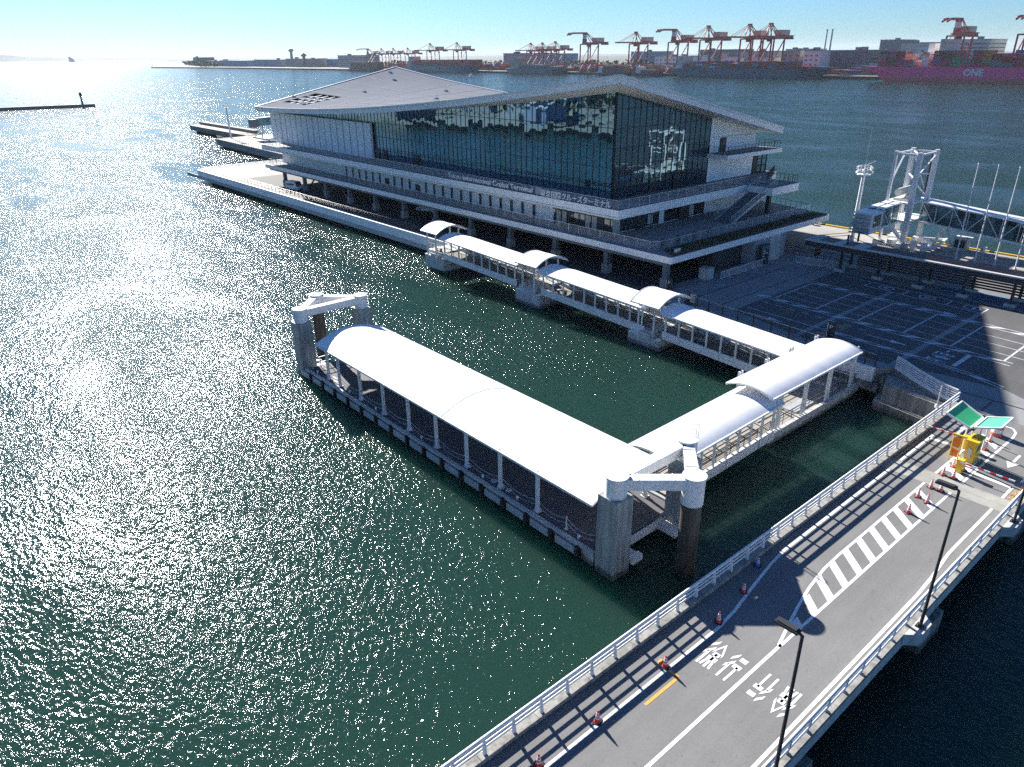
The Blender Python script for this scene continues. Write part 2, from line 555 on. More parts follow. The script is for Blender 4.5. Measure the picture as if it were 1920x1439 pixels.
Z1, Z2 = LZ + .004, LZ + .012

def LX(x, y):
    return x + .07 * (y - 25)

def sheet(mb, pts, z=Z1, mi=0):
    return mb.poly([(x, y, z) for x, y in pts], mi)

lot = [(71.4, 44), (95.4, 44), (94.6, 20), (93.0, -44), (69.0, -44), (69.3, 14), (70.1, 15.5), (69.7, 20.3), (68.5, 25), (69.0, 34)]
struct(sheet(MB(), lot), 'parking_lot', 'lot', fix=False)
struct(sheet(MB(), [(99.6, -44), (114.4, -44), (114.4, 205), (99.6, 205)]), 'quay_road', 'asphalt', fix=False)
struct(sheet(MB(), [(114.405, -44), (121.4, -44), (121.4, 282), (103, 282), (103, 210), (114.405, 206)]), 'quay_apron', 'quay', fix=False)
struct(sheet(MB(), [(67.6, 182), (98, 182), (96.3, 207.6), (71.3, 206.8), (67.6, 204)]), 'north_parking', 'asphalt', fix=False)
struct(sheet(MB(), [(67.6, 55), (98, 55), (98, 181.9), (67.6, 181.9)]), 'ground_floor', 'void', fix=False)  # floor takes the near-black colour for the shade beneath the terminal
mb = MB()                                                    # gutters and pavement joints
for a, b in (((72.0, 46.1), (96.4, 46.1)), ((70.2, 49.8), (95.0, 49.8)), ((66.9, 20.3), (67.1, 12.6)), ((64.3, 15.5), (67.0, 15.5)), ((69, 34.9), (66.8, 34.9))):
    mb.beam((a[0], a[1], Z2), (b[0], b[1], Z2), .16, .012)
struct(mb, 'pavement_joint', 'dark')
mb = MB()
for y in (34.9, 24.7):
    sheet(mb, [(LX(68.2, y), y - .3), (LX(91.0, y), y - .3), (LX(91.0, y), y + .3), (LX(68.2, y), y + .3)], Z1 + .004)
struct(mb, 'drain_channel', 'pave', fix=False)

# painted markings of the lot
def stripe(mb, p, q, w, z=Z2):
    p, q = Vector((*p, z)), Vector((*q, z))
    d = (q - p).normalized()
    n = Vector((-d.y, d.x, 0)) * w / 2
    mb.poly([p - n, q - n, q + n, p + n])

def zigzag(mb, xf, y0, y1, w, step=5.1, bar=2.3, lw=.12):
    """two edge lines with slanted solid bars between them"""
    n = max(1, int(abs(y1 - y0) / 2.5))
    pts = [(xf(y0 + (y1 - y0) * i / n), y0 + (y1 - y0) * i / n) for i in range(n + 1)]
    for a, b in zip(pts, pts[1:]):
        stripe(mb, a, b, lw)
        stripe(mb, (a[0] + w, a[1]), (b[0] + w, b[1]), lw)
    y = max(y0, y1) - .6
    while y - bar > min(y0, y1):
        mb.poly([(xf(y) , y, Z2 + .002), (xf(y) , y - bar * .42, Z2 + .002), (xf(y - bar) + w, y - bar, Z2 + .002), (xf(y - bar) + w, y - bar * .58, Z2 + .002)])
        y -= step / 2

mb = MB()
zigzag(mb, lambda y: LX(86.75, y), 44, -30, .85)
zigzag(mb, lambda y: LX(76.95, y), 46.4, 17.2, .85)
zigzag(mb, lambda y: LX(72.05, y), 34.0, 22.5, .55)
zigzag(mb, lambda y: 71.85 - .0 * y if y > 20.5 else 71.85 - (20.5 - y) * .36, 22.4, 15.9, .5)
stripe(mb, (LX(72.2, 43.5), 43.5), (LX(72.3, 34), 34), .14)
for x in (79.6, 81.85, 84.1):
    stripe(mb, (LX(x, 43.2), 43.2), (LX(x, -28), -28), .10)
for y in (43.3, 37.9, 32.75, 27.75, 22.9, 18.0, 13.0, 8.0):
    stripe(mb, (LX(77.8, y), y), (LX(86.75, y), y), .17)
for i in range(8):
    stripe(mb, (LX(75.45, 43.5 - i * 1.72), 43.5 - i * 1.72), (LX(75.45, 42.7 - i * 1.72), 42.7 - i * 1.72), .13)
stripe(mb, (LX(90.9, 38.6), 38.6), (LX(90.9, 24.6), 24.6), .13)
stripe(mb, (LX(93.15, 44), 44), (LX(93.15, 24.6), 24.6), .13)
for y in (38.4, 33.6, 28.5, 24.6):
    stripe(mb, (LX(90.9, y), y), (LX(93.15, y), y), .16)
stripe(mb, (92.6, 20.6), (91.2, 12), .2)
for x, y, s in ((71.9, 40.2, 4.3), (74.8, 27.9, 4.2), (88.2, 27.9, 4.2)):    # straight-ahead arrows
    stripe(mb, (x, y + s / 2), (x - .1, y - s * .1), .15)
    mb.poly([(x - .42, y - s * .08, Z2), (x - .1, y - s / 2, Z2), (x + .34, y - s * .08, Z2)])
stripe(mb, (72.5, 20.7), (76.75, 20.7), .42)
struct(mb, 'parking_paint', 'paint_worn', fix=False)
def ground(x, y, rz, z=Z2):
    c, s = cos(rz), sin(rz)
    return lambda v: Vector((x + v.x * c - v.y * s, y + v.x * s + v.y * c, z + v.z))
for body, x in (('一', 76.3), ('旦', 75.4), ('停', 74.35), ('止', 73.25)):
    text_mesh('stop_lettering', body, 'paint_worn', ground(x, 23.3, PI), .78 if body != '一' else .7, 1.75 if body != '一' else .12, kind='structure', bold=.02) if body != '一' else \
        text_mesh('stop_lettering', body, 'paint_worn', ground(x, 22.6, PI), .62, .22, kind='structure')
for body, y in (('3', 36.1), ('2', 31.1), ('1', 26.0)):      # bay numbers in rings
    x = LX(92.15, y)
    text_mesh('bay_number', body, 'paint_worn', ground(x + .45, y - .32, PI / 2), .64 if body != '1' else .3, .9, kind='structure', bold=.03)
    rg = MB()
    for i in range(24):
        a, b = 2 * PI * i / 24, 2 * PI * (i + 1) / 24
        rg.poly([(x + .80 * r * cos(t), y + .95 * r * sin(t), Z2) for r, t in ((1, a), (1, b), (.82, b), (.82, a))])
    struct(rg, 'bay_ring', 'paint_worn', fix=False)
for (x, y, a_, b_) in ((75.6, 34.0, '出口', 0), (72.2, 34.0, '専用', 0)):   # two worn orange notices
    text_mesh('orange_lettering', a_, 'dull_orange', ground(x, y, PI), 1.7, 1.8, kind='structure', bold=.03)
mb = MB()
for i in range(9):
    stripe(mb, (70.5 + i * 2.5, 204.8), (70.9 + i * 2.5, 199.5), .16)
    stripe(mb, (70.5 + i * 2.5, 196.0), (70.9 + i * 2.5, 190.5), .16)
struct(mb, 'north_parking_paint', 'paint', fix=False)
mb = MB()                                                    # faint markings on the pavement by the terminal
for a, b in (((69, 52.2), (73.5, 50.6)), ((68.6, 50.6), (72.5, 49.9)), ((73.2, 53.6), (79.3, 50.4)), ((73.8, 52.7), (77.7, 50.3)), ((79.3, 50.4), (79.5, 51.9)), ((73.0, 53.4), (74.0, 51.6)), ((79.4, 51.7), (74.4, 53.4))):
    stripe(mb, a, b, .13)
struct(mb, 'pavement_paint', 'paint_worn', fix=False)
mb = MB()                                                    # yellow edge of the quay with black gaps
for i in range(24):
    y = -44 + i * 5.2
    mb.box(121.45, 121.85, y, y + 4.5, LZ, LZ + .22, 0)
    mb.box(121.47, 121.83, y + 4.5, y + 5.2, LZ, LZ + .2, 1)
struct(mb, 'quay_kerb', ['yellow', 'black'])

# seawall and abutment beside the bridge
mb = MB().box(66.0, 68.2, 24.6, 48, .7, 1.48).box(66.6, 68.3, 18.0, 25.2, -2, 2.2)
struct(mb, 'seawall', 'dirty_concrete')
mb = MB()
mb.prism([(66.9, 24.2), (64.4, 23.5), (63.6, 17.4), (66.9, 16.6)], .9, 2.35)
mb.prism([(67.3, 24.5), (63.9, 23.95), (62.6, 16.8), (67.3, 16.0)], -2, .9)
mb.prism([(64.9, 23.2), (64.5, 23.1), (63.9, 18.0), (64.3, 17.9)], 2.35, 2.5)
tag(mb.build('abutment', 'concrete', origin=(65.5, 20, 0)), 'weathered concrete abutment block under the curved white railing', 'abutment')

# ------------------------------------------------------------------ road bridge
BX0 = -30.0
br = thing('road_bridge', 'concrete road bridge carrying the two lane approach over dark water', 'bridge', (20, 13, 0))
mb = MB().prism([(BX0, 8.6), (63.95, 8.6), (63.95, 17.5), (BX0, 17.5)], 2.05, LZ - .002)
mb.box(BX0, 63.9, 9.6, 10.6, 1.5, 2.05).box(BX0, 63.9, 12.5, 13.5, 1.5, 2.05).box(BX0, 63.9, 15.6, 16.6, 1.5, 2.05)
mb.build('deck_slab', 'pale_concrete', br)
for y0, y1 in ((17.0, 17.5), (8.58, 9.1)):
    mb = MB()
    x = BX0
    while x < 63.5:
        mb.box(x, min(x + 3.26, 63.9), y0, y1, LZ, LZ + .25)
        x += 3.28
    mb.build('parapet', 'concrete', br)
for x in (2.9, 21.7, 36.0, 50.6):
    mb = MB().prism([(x, 8.4), (x + 2.7, 8.4), (x + 2.7, 17.2), (x, 17.2)], -3, 1.5)
    mb.build('pier', 'dirty_concrete', br)
for x in (20.4, 34.46, 48.27):
    MB().prism([(x - 1.2, 8.57), (x - .6, 7.95), (x + .6, 7.95), (x + 1.2, 8.57)], 2.35, 3.05).build('lamp_bracket', 'pale_concrete', br)
struct(MB().poly([(BX0, 9.1, Z1), (49.3, 9.1, Z1), (49.3, 17, Z1), (BX0, 17, Z1)]).poly([(51.1, 9.1, Z1), (63.9, 9.1, Z1), (63.9, 17, Z1), (51.1, 17, Z1)]), 'road', 'asphalt', fix=False)
struct(MB().poly([(49.3, 9.1, Z1), (51.1, 9.1, Z1), (51.1, 17, Z1), (49.3, 17, Z1)]).box(49.26, 49.34, 9.1, 17, LZ, Z2).box(50.18, 50.24, 9.1, 17, LZ, Z2).box(51.06, 51.14, 9.1, 17, LZ, Z2), 'expansion_joint', 'joint', fix=False)
mb = MB()
def curve(mb, pts, w):
    for a, b in zip(pts, pts[1:]):
        stripe(mb, a, b, w)
curve(mb, [(BX0, 15.17), (26.9, 15.17), (28.6, 15.35), (31.4, 15.85), (33.6, 16.2), (35.3, 16.36), (49.25, 16.38)], .17)
curve(mb, [(51.15, 16.4), (57, 16.42)], .17)
curve(mb, [(BX0, 12.33), (28.2, 12.4)], .17)
curve(mb, [(28.0, 12.38), (49.25, 12.3)], .16)
curve(mb, [(51.15, 12.27), (61.0, 12.18), (62.0, 12.3), (62.6, 12.7), (62.6, 13.2)], .17)
curve(mb, [(28.1, 12.46), (30.0, 12.95), (31.6, 13.33), (33.3, 13.67), (35.4, 13.93), (37.2, 14.0), (49.25, 13.98)], .16)
curve(mb, [(51.15, 13.98), (56.0, 13.97), (58.5, 13.95)], .16)
curve(mb, [(BX0, 9.45), (37.2, 9.47), (39.4, 9.56), (42.3, 9.79), (49.25, 9.78)], .17)
curve(mb, [(51.15, 9.78), (53.1, 9.78)], .17)
curve(mb, [(54.2, 9.6), (60, 9.5)], .17)
xb = 29.9
for i in range(18):
    x0 = xb + i * 1.667
    if 48.2 < x0 < 51 or 54 < x0 < 55.6:
        continue
    yt = 13.95 if x0 > 33.5 else 12.7 + (x0 - 29.2) * .30
    sh = 1.35 * (yt - 12.45) / 1.5
    z = Z2 + .002
    mb.poly([(x0 - .28, 12.42, z), (x0 + .36, 12.42, z), (x0 + .36 + sh, yt, z), (x0 - .28 + sh, yt, z)])
stripe(mb, (56.2, 16.45), (56.3, 14.0), .32)
stripe(mb, (53.15, 12.2), (53.0, 9.75), .32)
for x0, d in ((59.2, 1), (57.2, -1)):                         # arrow by the gate
    y = 15.25 if d > 0 else 10.9
    stripe(mb, (x0 - 1.1 * d, y), (x0 + .5 * d, y), .18)
    mb.poly([(x0 + .4 * d, y - .42, Z2), (x0 + 1.5 * d, y, Z2), (x0 + .4 * d, y + .42, Z2)])
for k, (u, v) in enumerate(((.45, 1), (1.05, 1))):
    stripe(mb, (52.3 + k * 1.5, 13.9), (52.3 + k * 1.5, 13.3), .4)
struct(mb, 'road_paint', 'paint', fix=False)

JO = [((.30, 1.0), (.02, .80), 'd'), ((.36, .74), (.0, .46), 'd'), ((.20, .58), (.20, 0), 'v'), ((.66, 1.0), (.38, .62), 'd'), ((.66, 1.0), (1.0, .60), 'd'),
      ((.48, .57), (.88, .57), 'h'), ((.40, .37), (.98, .37), 'h'), ((.68, .60), (.68, 0), 'v'), ((.50, .29), (.40, .02), 'v'), ((.86, .29), (.96, .02), 'v')]
KO = [((.34, 1.0), (.02, .78), 'd'), ((.40, .72), (.0, .44), 'd'), ((.22, .56), (.22, 0), 'v'), ((.50, .90), (.98, .90), 'h'), ((.44, .60), (1.0, .60), 'h'), ((.76, .60), (.76, 0), 'v')]
def kanji(mb, strokes, f):
    for (x0, y0), (x1, y1), k in strokes:
        if k == 'v':
            q = [(x0 - .075, y0), (x0 + .075, y0), (x1 + .075, y1), (x1 - .075, y1)]
        else:
            t = .075 if k == 'h' else .07
            q = [(x0, y0 - t), (x0, y0 + t), (x1, y1 + t), (x1, y1 - t)]
        mb.poly([f(*p) for p in q])
mb = MB()
kanji(mb, JO, lambda u, v: (24.1 + v * 1.95, 14.72 - u * .86, Z2))
kanji(mb, KO, lambda u, v: (24.1 + v * 1.95, 13.56 - u * .76, Z2))
kanji(mb, JO, lambda u, v: (26.12 - v * 1.9, 9.95 + u * .82, Z2))
kanji(mb, KO, lambda u, v: (26.12 - v * 1.9, 11.12 + u * .76, Z2))
struct(mb, 'slow_lettering', 'paint', fix=False)
mb = MB()
curve(mb, [(20.2, 14.5), (22.65, 14.5), (22.65, 15.7), (22.95, 15.75)], .15)
random.seed(4)
for i in range(16):                                           # broken orange lettering by the right kerb
    x, y = 51.4 + (i % 6) * .42, 9.15 + (i // 6) * .2
    stripe(mb, (x, y), (x + random.uniform(.1, .3), y + random.uniform(-.12, .12)), .10)
for i in range(10):
    x = 50.9 + i * .42
    stripe(mb, (x, 16.75), (x + random.uniform(.12, .3), 16.75 + random.uniform(-.1, .1)), .12)
struct(mb, 'orange_paint', 'orange_paint', fix=False)

# guard rails: rails and every post
def rail_post(side):
    mb = MB()
    mb.box(-.05, .05, -.12, .10, 0, .05)
    mb.beam((0, -.06 * side, .02), (0, 0, .55), .10, .16)
    mb.beam((0, 0, .5), (0, 0, .9), .09, .13)
    return mb
for side, y, lab in ((1, 17.25, 'long white pipe guardrail on the water side kerb nearest the pontoon'), (-1, 8.78, 'long white pipe guardrail on the kerb carrying the street lamps')):
    g = thing('guardrail', lab, 'guardrail', (20, y, 3.05))
    mb = MB()
    mb.tube((BX0, y, 3.93), (63.9, y, 3.93), .085, 10)
    mb.build('top_rail', 'steel', g, smooth=40)
    mb = MB()
    for z, rr in ((3.62, .05), (3.36, .05)):
        mb.tube((BX0, y, z), (63.9, y, z), rr, 8)
    mb.build('lower_rail', 'steel', g, smooth=40)
    proto = rail_post(side).build('post', 'steel' if side > 0 else 'galv', g, origin=(0, 0, 0))
    xs = [1.5 + 1.637 * i for i in range(38)]
    for i, x in enumerate(xs):
        p = proto if i == 0 else proto.copy()
        if i:
            COL.objects.link(p)
            p.parent = g
        p.location = (x - 20 - (0 if side > 0 else .2), 0, 0)

# street lamps on the bridge
def lamp():
    t = thing('street_lamp', 'x', 'street lamp', (0, 0, 0), 'street lamps on the bridge')
    mb = MB().lathe((0, 0, 0), [(.16, 0), (.16, .06), (.085, .10), (.085, .6), (.06, 8.2)], 10)
    mb.build('pole', 'dark', t, smooth=50)
    mb = MB().box(-.2, .2, -.2, .2, 0, .04)
    for dx in (-.15, .15):
        for dy in (-.15, .15):
            mb.tube((dx, dy, .04), (dx, dy, .09), .025, 6)
    mb.build('base_plate', 'dark', t)
    mb = MB().tube((0, -.05, 8.15), (0, .18, 8.26), .055, 8).box(-.16, .16, .12, 1.02, 8.20, 8.31).box(-.12, .12, .2, .95, 8.31, 8.36)
    mb.build('lamp_head', 'dark', t)
    MB().box(-.12, .12, .3, .95, 8.185, 8.2).build('lens', 'wh_pale', t)
    return t
u = []
lp = lamp()
for x, lb in ((20.4, 'tall black street lamp nearest the bottom edge, beside painted slow lettering'), (34.46, 'tall black street lamp in the middle of the bridge guardrail'), (48.27, 'black street lamp by the expansion joint near the orange markings')):
    place(lp, u, (x, 8.28, 3.05), 0, lb)

# traffic cones
def cone(col, dark=False):
    t = thing('traffic_cone', 'x', 'traffic cone', (0, 0, 0), 'traffic cones on the bridge')
    mb = MB().lathe((0, 0, .03), [(.155, 0), (.155, .02), (.13, .06), (.04, .62), (.03, .66), (.0, .66)], 16)
    mb.build('body', col, t, smooth=50)
    mb = MB()
    for z in (.20, .34, .48):
        r0, r1 = .13 - (z - .06) / .56 * .09 + .004, .13 - (z + .06 - .06) / .56 * .09 + .004
        mb.lathe((0, 0, .03), [(r0, z), (r1, z + .07)], 16)
    mb.build('reflective_band', 'paint', t, smooth=50)
    MB().box(-.2, .2, -.2, .2, 0, .035).build('base', 'black', t)
    return t
kinds = {'red': cone('red'), 'pale': cone('palered'), 'blue': cone('blue_plastic')}
used = {k: [] for k in kinds}
cones = [(14.42, 15.42, 'red', 'red traffic cone cut off by the bottom edge beside the guardrail'), (17.88, 15.31, 'red', 'red traffic cone on the white line, next before the orange mark'),
         (22.71, 15.35, 'red', 'red traffic cone standing on the orange corner mark'), (27.21, 15.41, 'red', 'red traffic cone just outside the edge of the large dolphin shadow'),
         (30.25, 15.89, 'red', 'shaded red traffic cone on the line inside the large shadow'), (32.81, 16.63, 'blue', 'only blue traffic cone, in the shadow by the kerb'),
         (44.76, 13.16, 'red', 'bright red cone alone in the middle of the striped island'), (47.13, 13.54, 'pale', 'faded cone of the pair before the joint, on the water side'),
         (46.86, 12.85, 'pale', 'faded cone of the pair before the joint, on the lamp side'), (48.93, 13.43, 'pale', 'faded cone at the joint edge, water side of the pair'),
         (49.01, 12.83, 'pale', 'faded cone at the joint edge beside the lamp head'), (51.29, 13.55, 'pale', 'faded cone just past the joint, water side of the island'),
         (51.36, 12.91, 'pale', 'faded cone just past the joint, lamp side of the island'), (52.96, 13.50, 'pale', 'faded cone in front of the yellow ticket machine, water side'),
         (53.00, 12.88, 'pale', 'faded cone in front of the yellow ticket machine by the barrier arm'), (57.33, 12.90, 'pale', 'faded cone close behind the yellow ticket machine'),
         (59.03, 13.14, 'pale', 'faded cone beside the cushion drum under the green roof')]
for x, y, k, lb in cones:
    place(kinds[k], used[k], (x, y, Z1), random.uniform(0, 1.5), lb)
t = thing('cushion_drum', 'fat pale orange and white cushion drum behind the ticket machine', 'traffic drum', (60.5, 13.2, Z1))
MB().lathe((60.5, 13.2, Z1), [(.40, 0), (.42, .1), (.38, .82), (.34, .9), (0, .9)], 18).build('body', 'palered', t, smooth=50)
MB().lathe((60.5, 13.2, Z1), [(.418, .3), (.402, .6)], 18).build('band', 'paint', t, smooth=50)
mb = MB()
for a in range(5):
    mb.lathe((60.5, 13.2, Z1), [(.40, .64 + a * .001), (.398, .645 + a * .001)], 18)
mb.build('ring', 'dark', t)

# ticket gate
t = thing('ticket_machine', 'yellow ticket machine cabinet with orange sign panels on the island', 'ticket machine', (54.5, 13.3, Z1))
MB().box(54.2, 55.5, 12.75, 13.35, Z1 + .1, Z1 + 1.75).build('cabinet', 'yellow', t)
MB().box(54.1, 55.6, 12.65, 13.45, Z1 + 1.75, Z1 + 1.85).box(54.5, 55.2, 12.9, 13.3, Z1 + 1.85, Z1 + 1.93).build('lid', 'yellow', t)
MB().box(54.05, 55.7, 12.6, 13.5, Z1, Z1 + .1).build('plinth', 'pale_concrete', t)
MB().box(54.5, 55.2, 12.73, 12.75, Z1 + .9, Z1 + 1.4).build('screen', 'dark', t)
MB().box(54.15, 54.197, 12.95, 13.2, Z1 + .5, Z1 + 1.2).build('slot_panel', 'galv', t)
t = thing('sign_stand', 'orange notice panels on a yellow frame facing the drivers', 'sign', (53.9, 13.8, Z1))
mb = MB()
for y in (13.62, 14.2):
    mb.tube((53.9, y, Z1), (53.9, y, Z1 + 2.0), .04, 8)
mb.box(53.84, 53.96, 13.5, 14.3, Z1 + 1.98, Z1 + 2.12)
mb.build('frame', 'yellow', t)
for z0, z1 in ((.35, .95), (1.1, 1.85)):
    MB().box(53.86, 53.93, 13.68, 14.14, Z1 + z0, Z1 + z1).build('panel', 'orange', t)
def barrier(name, loc, y1, lab):
    t = thing('barrier_gate', lab, 'barrier', loc, 'barrier gates')
    x, y, z = loc
    MB().box(x - .18, x + .18, y - .2, y + .2, z, z + .95).box(x - .2, x + .2, y - .22, y + .22, z + .95, z + 1.02).build('post', 'yellow', t)
    n = 9
    mb = MB()
    for i in range(n):
        a, b = y + (y1 - y) * i / n, y + (y1 - y) * (i + 1) / n
        mb.box(x - .24, x - .19, min(a, b), max(a, b), z + .85, z + .95, i % 2)
    mb.build('arm', ['paint', 'red'], t)
barrier('a', (56.5, 14.1, Z1), 16.7, 'yellow barrier gate whose striped arm closes the water side lane')
barrier('b', (52.5, 13.0, Z1), 9.6, 'yellow barrier gate whose striped arm closes the lamp side lane')
t = thing('gate_roof', 'green butterfly roof on thin poles over the ticket machine', 'canopy', (56.5, 13.5, Z1))
for x in (55.7, 57.3):
    for y in (13.1, 14.0):
        MB().tube((x, y, Z1), (x, y, 5.12), .05, 8).build('post', 'steel', t)
def slab_xy(pts, th):
    mb = MB()
    lo = [Vector(p) - Vector((0, 0, th)) for p in pts]
    return mb.add([Vector(p) for p in pts] + lo, [(0, 1, 2, 3), (7, 6, 5, 4), (0, 4, 5, 1), (1, 5, 6, 2), (2, 6, 7, 3), (3, 7, 4, 0)])
a = [(54.95, 15.35, 5.75), (57.9, 15.35, 5.75), (57.4, 13.62, 5.2), (54.9, 13.62, 5.2)]
b = [(55.0, 13.4, 5.3), (57.4, 13.4, 5.3), (58.0, 11.95, 5.6), (55.6, 11.95, 5.6)]
for pts, m in ((a, 'green'), (b, 'mint')):
    r_ = slab_xy(pts, .06).build('roof_panel', m, t)
    mb = MB()
    for p, q in zip(pts, pts[1:] + pts[:1]):
        mb.beam(p, q, .1, .13)
    mb.build('edge_trim', 'steel', r_)
MB().box(55.0, 57.4, 13.38, 13.64, 5.02, 5.12).build('gutter', 'dark', t)

# curved white railing at the bridge corner
pts = [(68.0, 24.1), (67.2, 22.9), (66.4, 21.8), (65.65, 20.6), (65.0, 19.5), (64.5, 18.4), (64.2, 17.5)]
t = thing('corner_railing', 'curved white louvred railing joining the bridge to the parking lot', 'railing', (66, 21, LZ))
mb = MB()
for (x, y), (x2, y2) in zip(pts, pts[1:]):
    for z in (3.05, 3.25, 3.45, 3.65, 3.85):
        mb.beam((x, y, z), (x2, y2, z), .05, .10)
    mb.beam((x, y, 4.0), (x2, y2, 4.0), .12, .08)
    mb.beam((x, y, 2.9), (x2, y2, 2.9), .25, .22)
mb.build('louvre', 'steel', t)
for x, y in pts:
    MB().box(x - .06, x + .06, y - .06, y + .06, LZ, 4.0).build('post', 'galv', t)
t = thing('marker_pole', 'slim grey pole with cone marker standing at the bridge kerb', 'pole', (59.4, 17.25, 3.0))
MB().tube((59.4, 17.4, 3.0), (59.4, 17.4, 5.9), .045, 8).build('shaft', 'galv', t)
MB().lathe((59.4, 17.4, 4.0), [(.14, 0), (.14, .2), (.06, .3)], 10).build('clamp', 'steel', t)

# ------------------------------------------------------------------ arched canopies, pontoons and gangways
def arch(f, s0, s1, w, ze0, ze1, rise, parent, th=.07, nseg=14, bays=None, name='roof', rim=True, m='membrane'):
    """barrel roof; f maps (along, across, z) to the world, ze is the eave height at both ends"""
    bays = bays or max(1, round((s1 - s0) / 2.0))
    nl = bays * 4
    def pt(i, j, dz):
        s = s0 + (s1 - s0) * j
        a = (i - .5) * 2
        z = ze0 + (ze1 - ze0) * j + rise * (1 - a * a)
        ph = (j * bays) % 1.0
        z -= .04 * sin(PI * ph) * (1 - .6 * a * a) * (.6 if dz else 1)
        return f(s, (i - .5) * w, z + dz)
    top = MB().grid(lambda i, j: pt(i, j, 0), nseg, nl).grid(lambda i, j: pt(i, j, -th), nseg, nl)
    r = top.build(name, m, parent, smooth=30)
    if rim:
        mb = MB()
        for sgn in (0, 1):
            mb.beam(pt(sgn, 0, -.06), pt(sgn, 1, -.06), .12, .16)
        for j in (0, 1):
            for k in range(nseg):
                mb.beam(pt(k / nseg, j, -.05), pt((k + 1) / nseg, j, -.05), .10, .15)
        for b in range(1, bays):
            for k in range(nseg):
                mb.beam(pt(k / nseg, b / bays, -.13), pt((k + 1) / nseg, b / bays, -.13), .07, .1)
        mb.build('edge_frame', 'steel', r)
    return r
fY = lambda xc: (lambda s, t, z: Vector((xc + t, s, z)))
fX = lambda yc: (lambda s, t, z: Vector((s, yc + t, z)))

# main pontoon
DK = 1.1
t = thing('floating_pontoon', 'long floating pontoon under a white arched canopy in two sections', 'pontoon', (32.2, 45, 0))
MB().box(28.25, 36.35, 25.25, 64.9, -.8, DK - .12).build('hull', 'pale_concrete', t)
MB().box(28.15, 36.45, 25.15, 65.0, DK - .119, DK).build('deck', 'deckgrey', t)
mb = MB()
mb.box(28.02, 28.28, 25.1, 65.05, DK - .1, DK + .12)
mb.box(36.3, 36.55, 25.1, 65.05, DK - .1, DK + .12)
mb.build('edge_beam', 'galv', t)
for i in range(16):
    y = 26.4 + i * 2.5
    fe = MB().box(27.84, 28.2, y - .11, y + .11, -.1, DK - .02).build('fender', 'black', t)
    MB().box(27.98, 28.22, y + .35, y + 2.15, .25, .82).build('fender_panel', 'galv', fe)
ys = [31.0, 35, 39, 43, 47, 51, 55, 59, 61.2, 27.3]
for y in ys:
    for x in (28.68, 35.7):
        if y == 27.3 and x < 30:
            continue
        mb = MB().box(x - .11, x + .11, y - .11, y + .11, DK, 4.42).box(x - .24, x + .24, y - .24, y + .24, DK, DK + .06)
        mb.beam((x, y, DK + .04), (x, y, DK + .3), .3, .3)
        mb.build('post', 'steel', t)
for s0, s1 in ((25.75, 41.97), (42.03, 62.85)):
    arch(fY(32.2), s0, s1, 7.5, 4.33, 4.33, .95, t, bays=round((s1 - s0) / 4), name='canopy_roof')
mb = MB()
for y in [31.0, 35, 39, 43, 47, 51, 55, 59]:
    mb.beam((28.68, y, 4.3), (35.7, y, 4.3), .14, .2)
mb.build('tie_beam', 'steel', t)
mb = MB()                                                    # slack chains between the posts
yy = [25.6, 28.2] + sorted(y for y in ys if y != 27.3)
for a, b in zip(yy, yy[1:]):
    for z, sag in ((2.0, .38), (1.6, .34)):
        mb.path([(28.72, a + (b - a) * k / 8, z - sag * 4 * (k / 8) * (1 - k / 8)) for k in range(9)], .022, 5)
mb.build('chain', 'galv', t)
MB().tube((28.72, 28.2, DK), (28.72, 28.2, 2.1), .05, 8).lathe((28.72, 28.2, DK), [(.16, 0), (.14, .05)], 10).build('chain_post', 'steel', t)
for y in (26.9, 33.0, 36.9, 45.0, 52.2, 56.9, 63.3):
    mb = MB().tube((28.52, y, DK), (28.52, y, DK + .3), .075, 8).tube((28.52, y, DK + .28), (28.42, y - .22, DK + .36), .075, 8)
    mb.build('vent_pipe', 'steel', t, smooth=50)
for y in (34.3, 36.0):
    MB().lathe((28.9, y, DK), [(.26, 0), (.26, .035), (0, .035)], 16).build('hatch_cover', 'steel', t)
mb = MB()
for x in (29.2, 35.2):
    for z in (1.5, 1.85, 2.2):
        mb.tube((x, 64.6, z), (x - .0, 62.4, z), .03, 6)
mb.box(28.6, 35.8, 64.55, 64.65, 2.15, 2.22).box(28.6, 35.8, 64.55, 64.65, 1.6, 1.66)
for i in range(9):
    mb.box(28.6 + i * .9, 28.66 + i * .9, 64.57, 64.63, DK, 2.2)
mb.build('end_railing', 'galv', t)
# guide frames hung on both ends around the sleeves
for y0, s in ((25.1, -1), (65.05, 1)):
    mb = MB()
    for x0 in (29.7, 33.9):
        mb.box(x0, x0 + .9, min(y0, y0 + 1.9 * s), max(y0, y0 + 1.9 * s), .55, .85)
    mb.box(31.0, 33.9, min(y0 + .4 * s, y0 + .1 * s), max(y0 + .4 * s, y0 + .1 * s), .5, .9)
    mb.box(29.7, 30.6, min(y0 + 1.5 * s, y0 + 1.9 * s), max(y0 + 1.5 * s, y0 + 1.9 * s), .85, 1.0)
    fr = mb.build('guide_frame', 'steel', t)
    mb = MB()
    for k in range(7):
        mb.tube((33.95, y0 + (.3 + k * .22) * s, .95), (34.7, y0 + (.45 + k * .22) * s, 1.15), .035, 6)
    mb.build('roller', 'galv', fr)

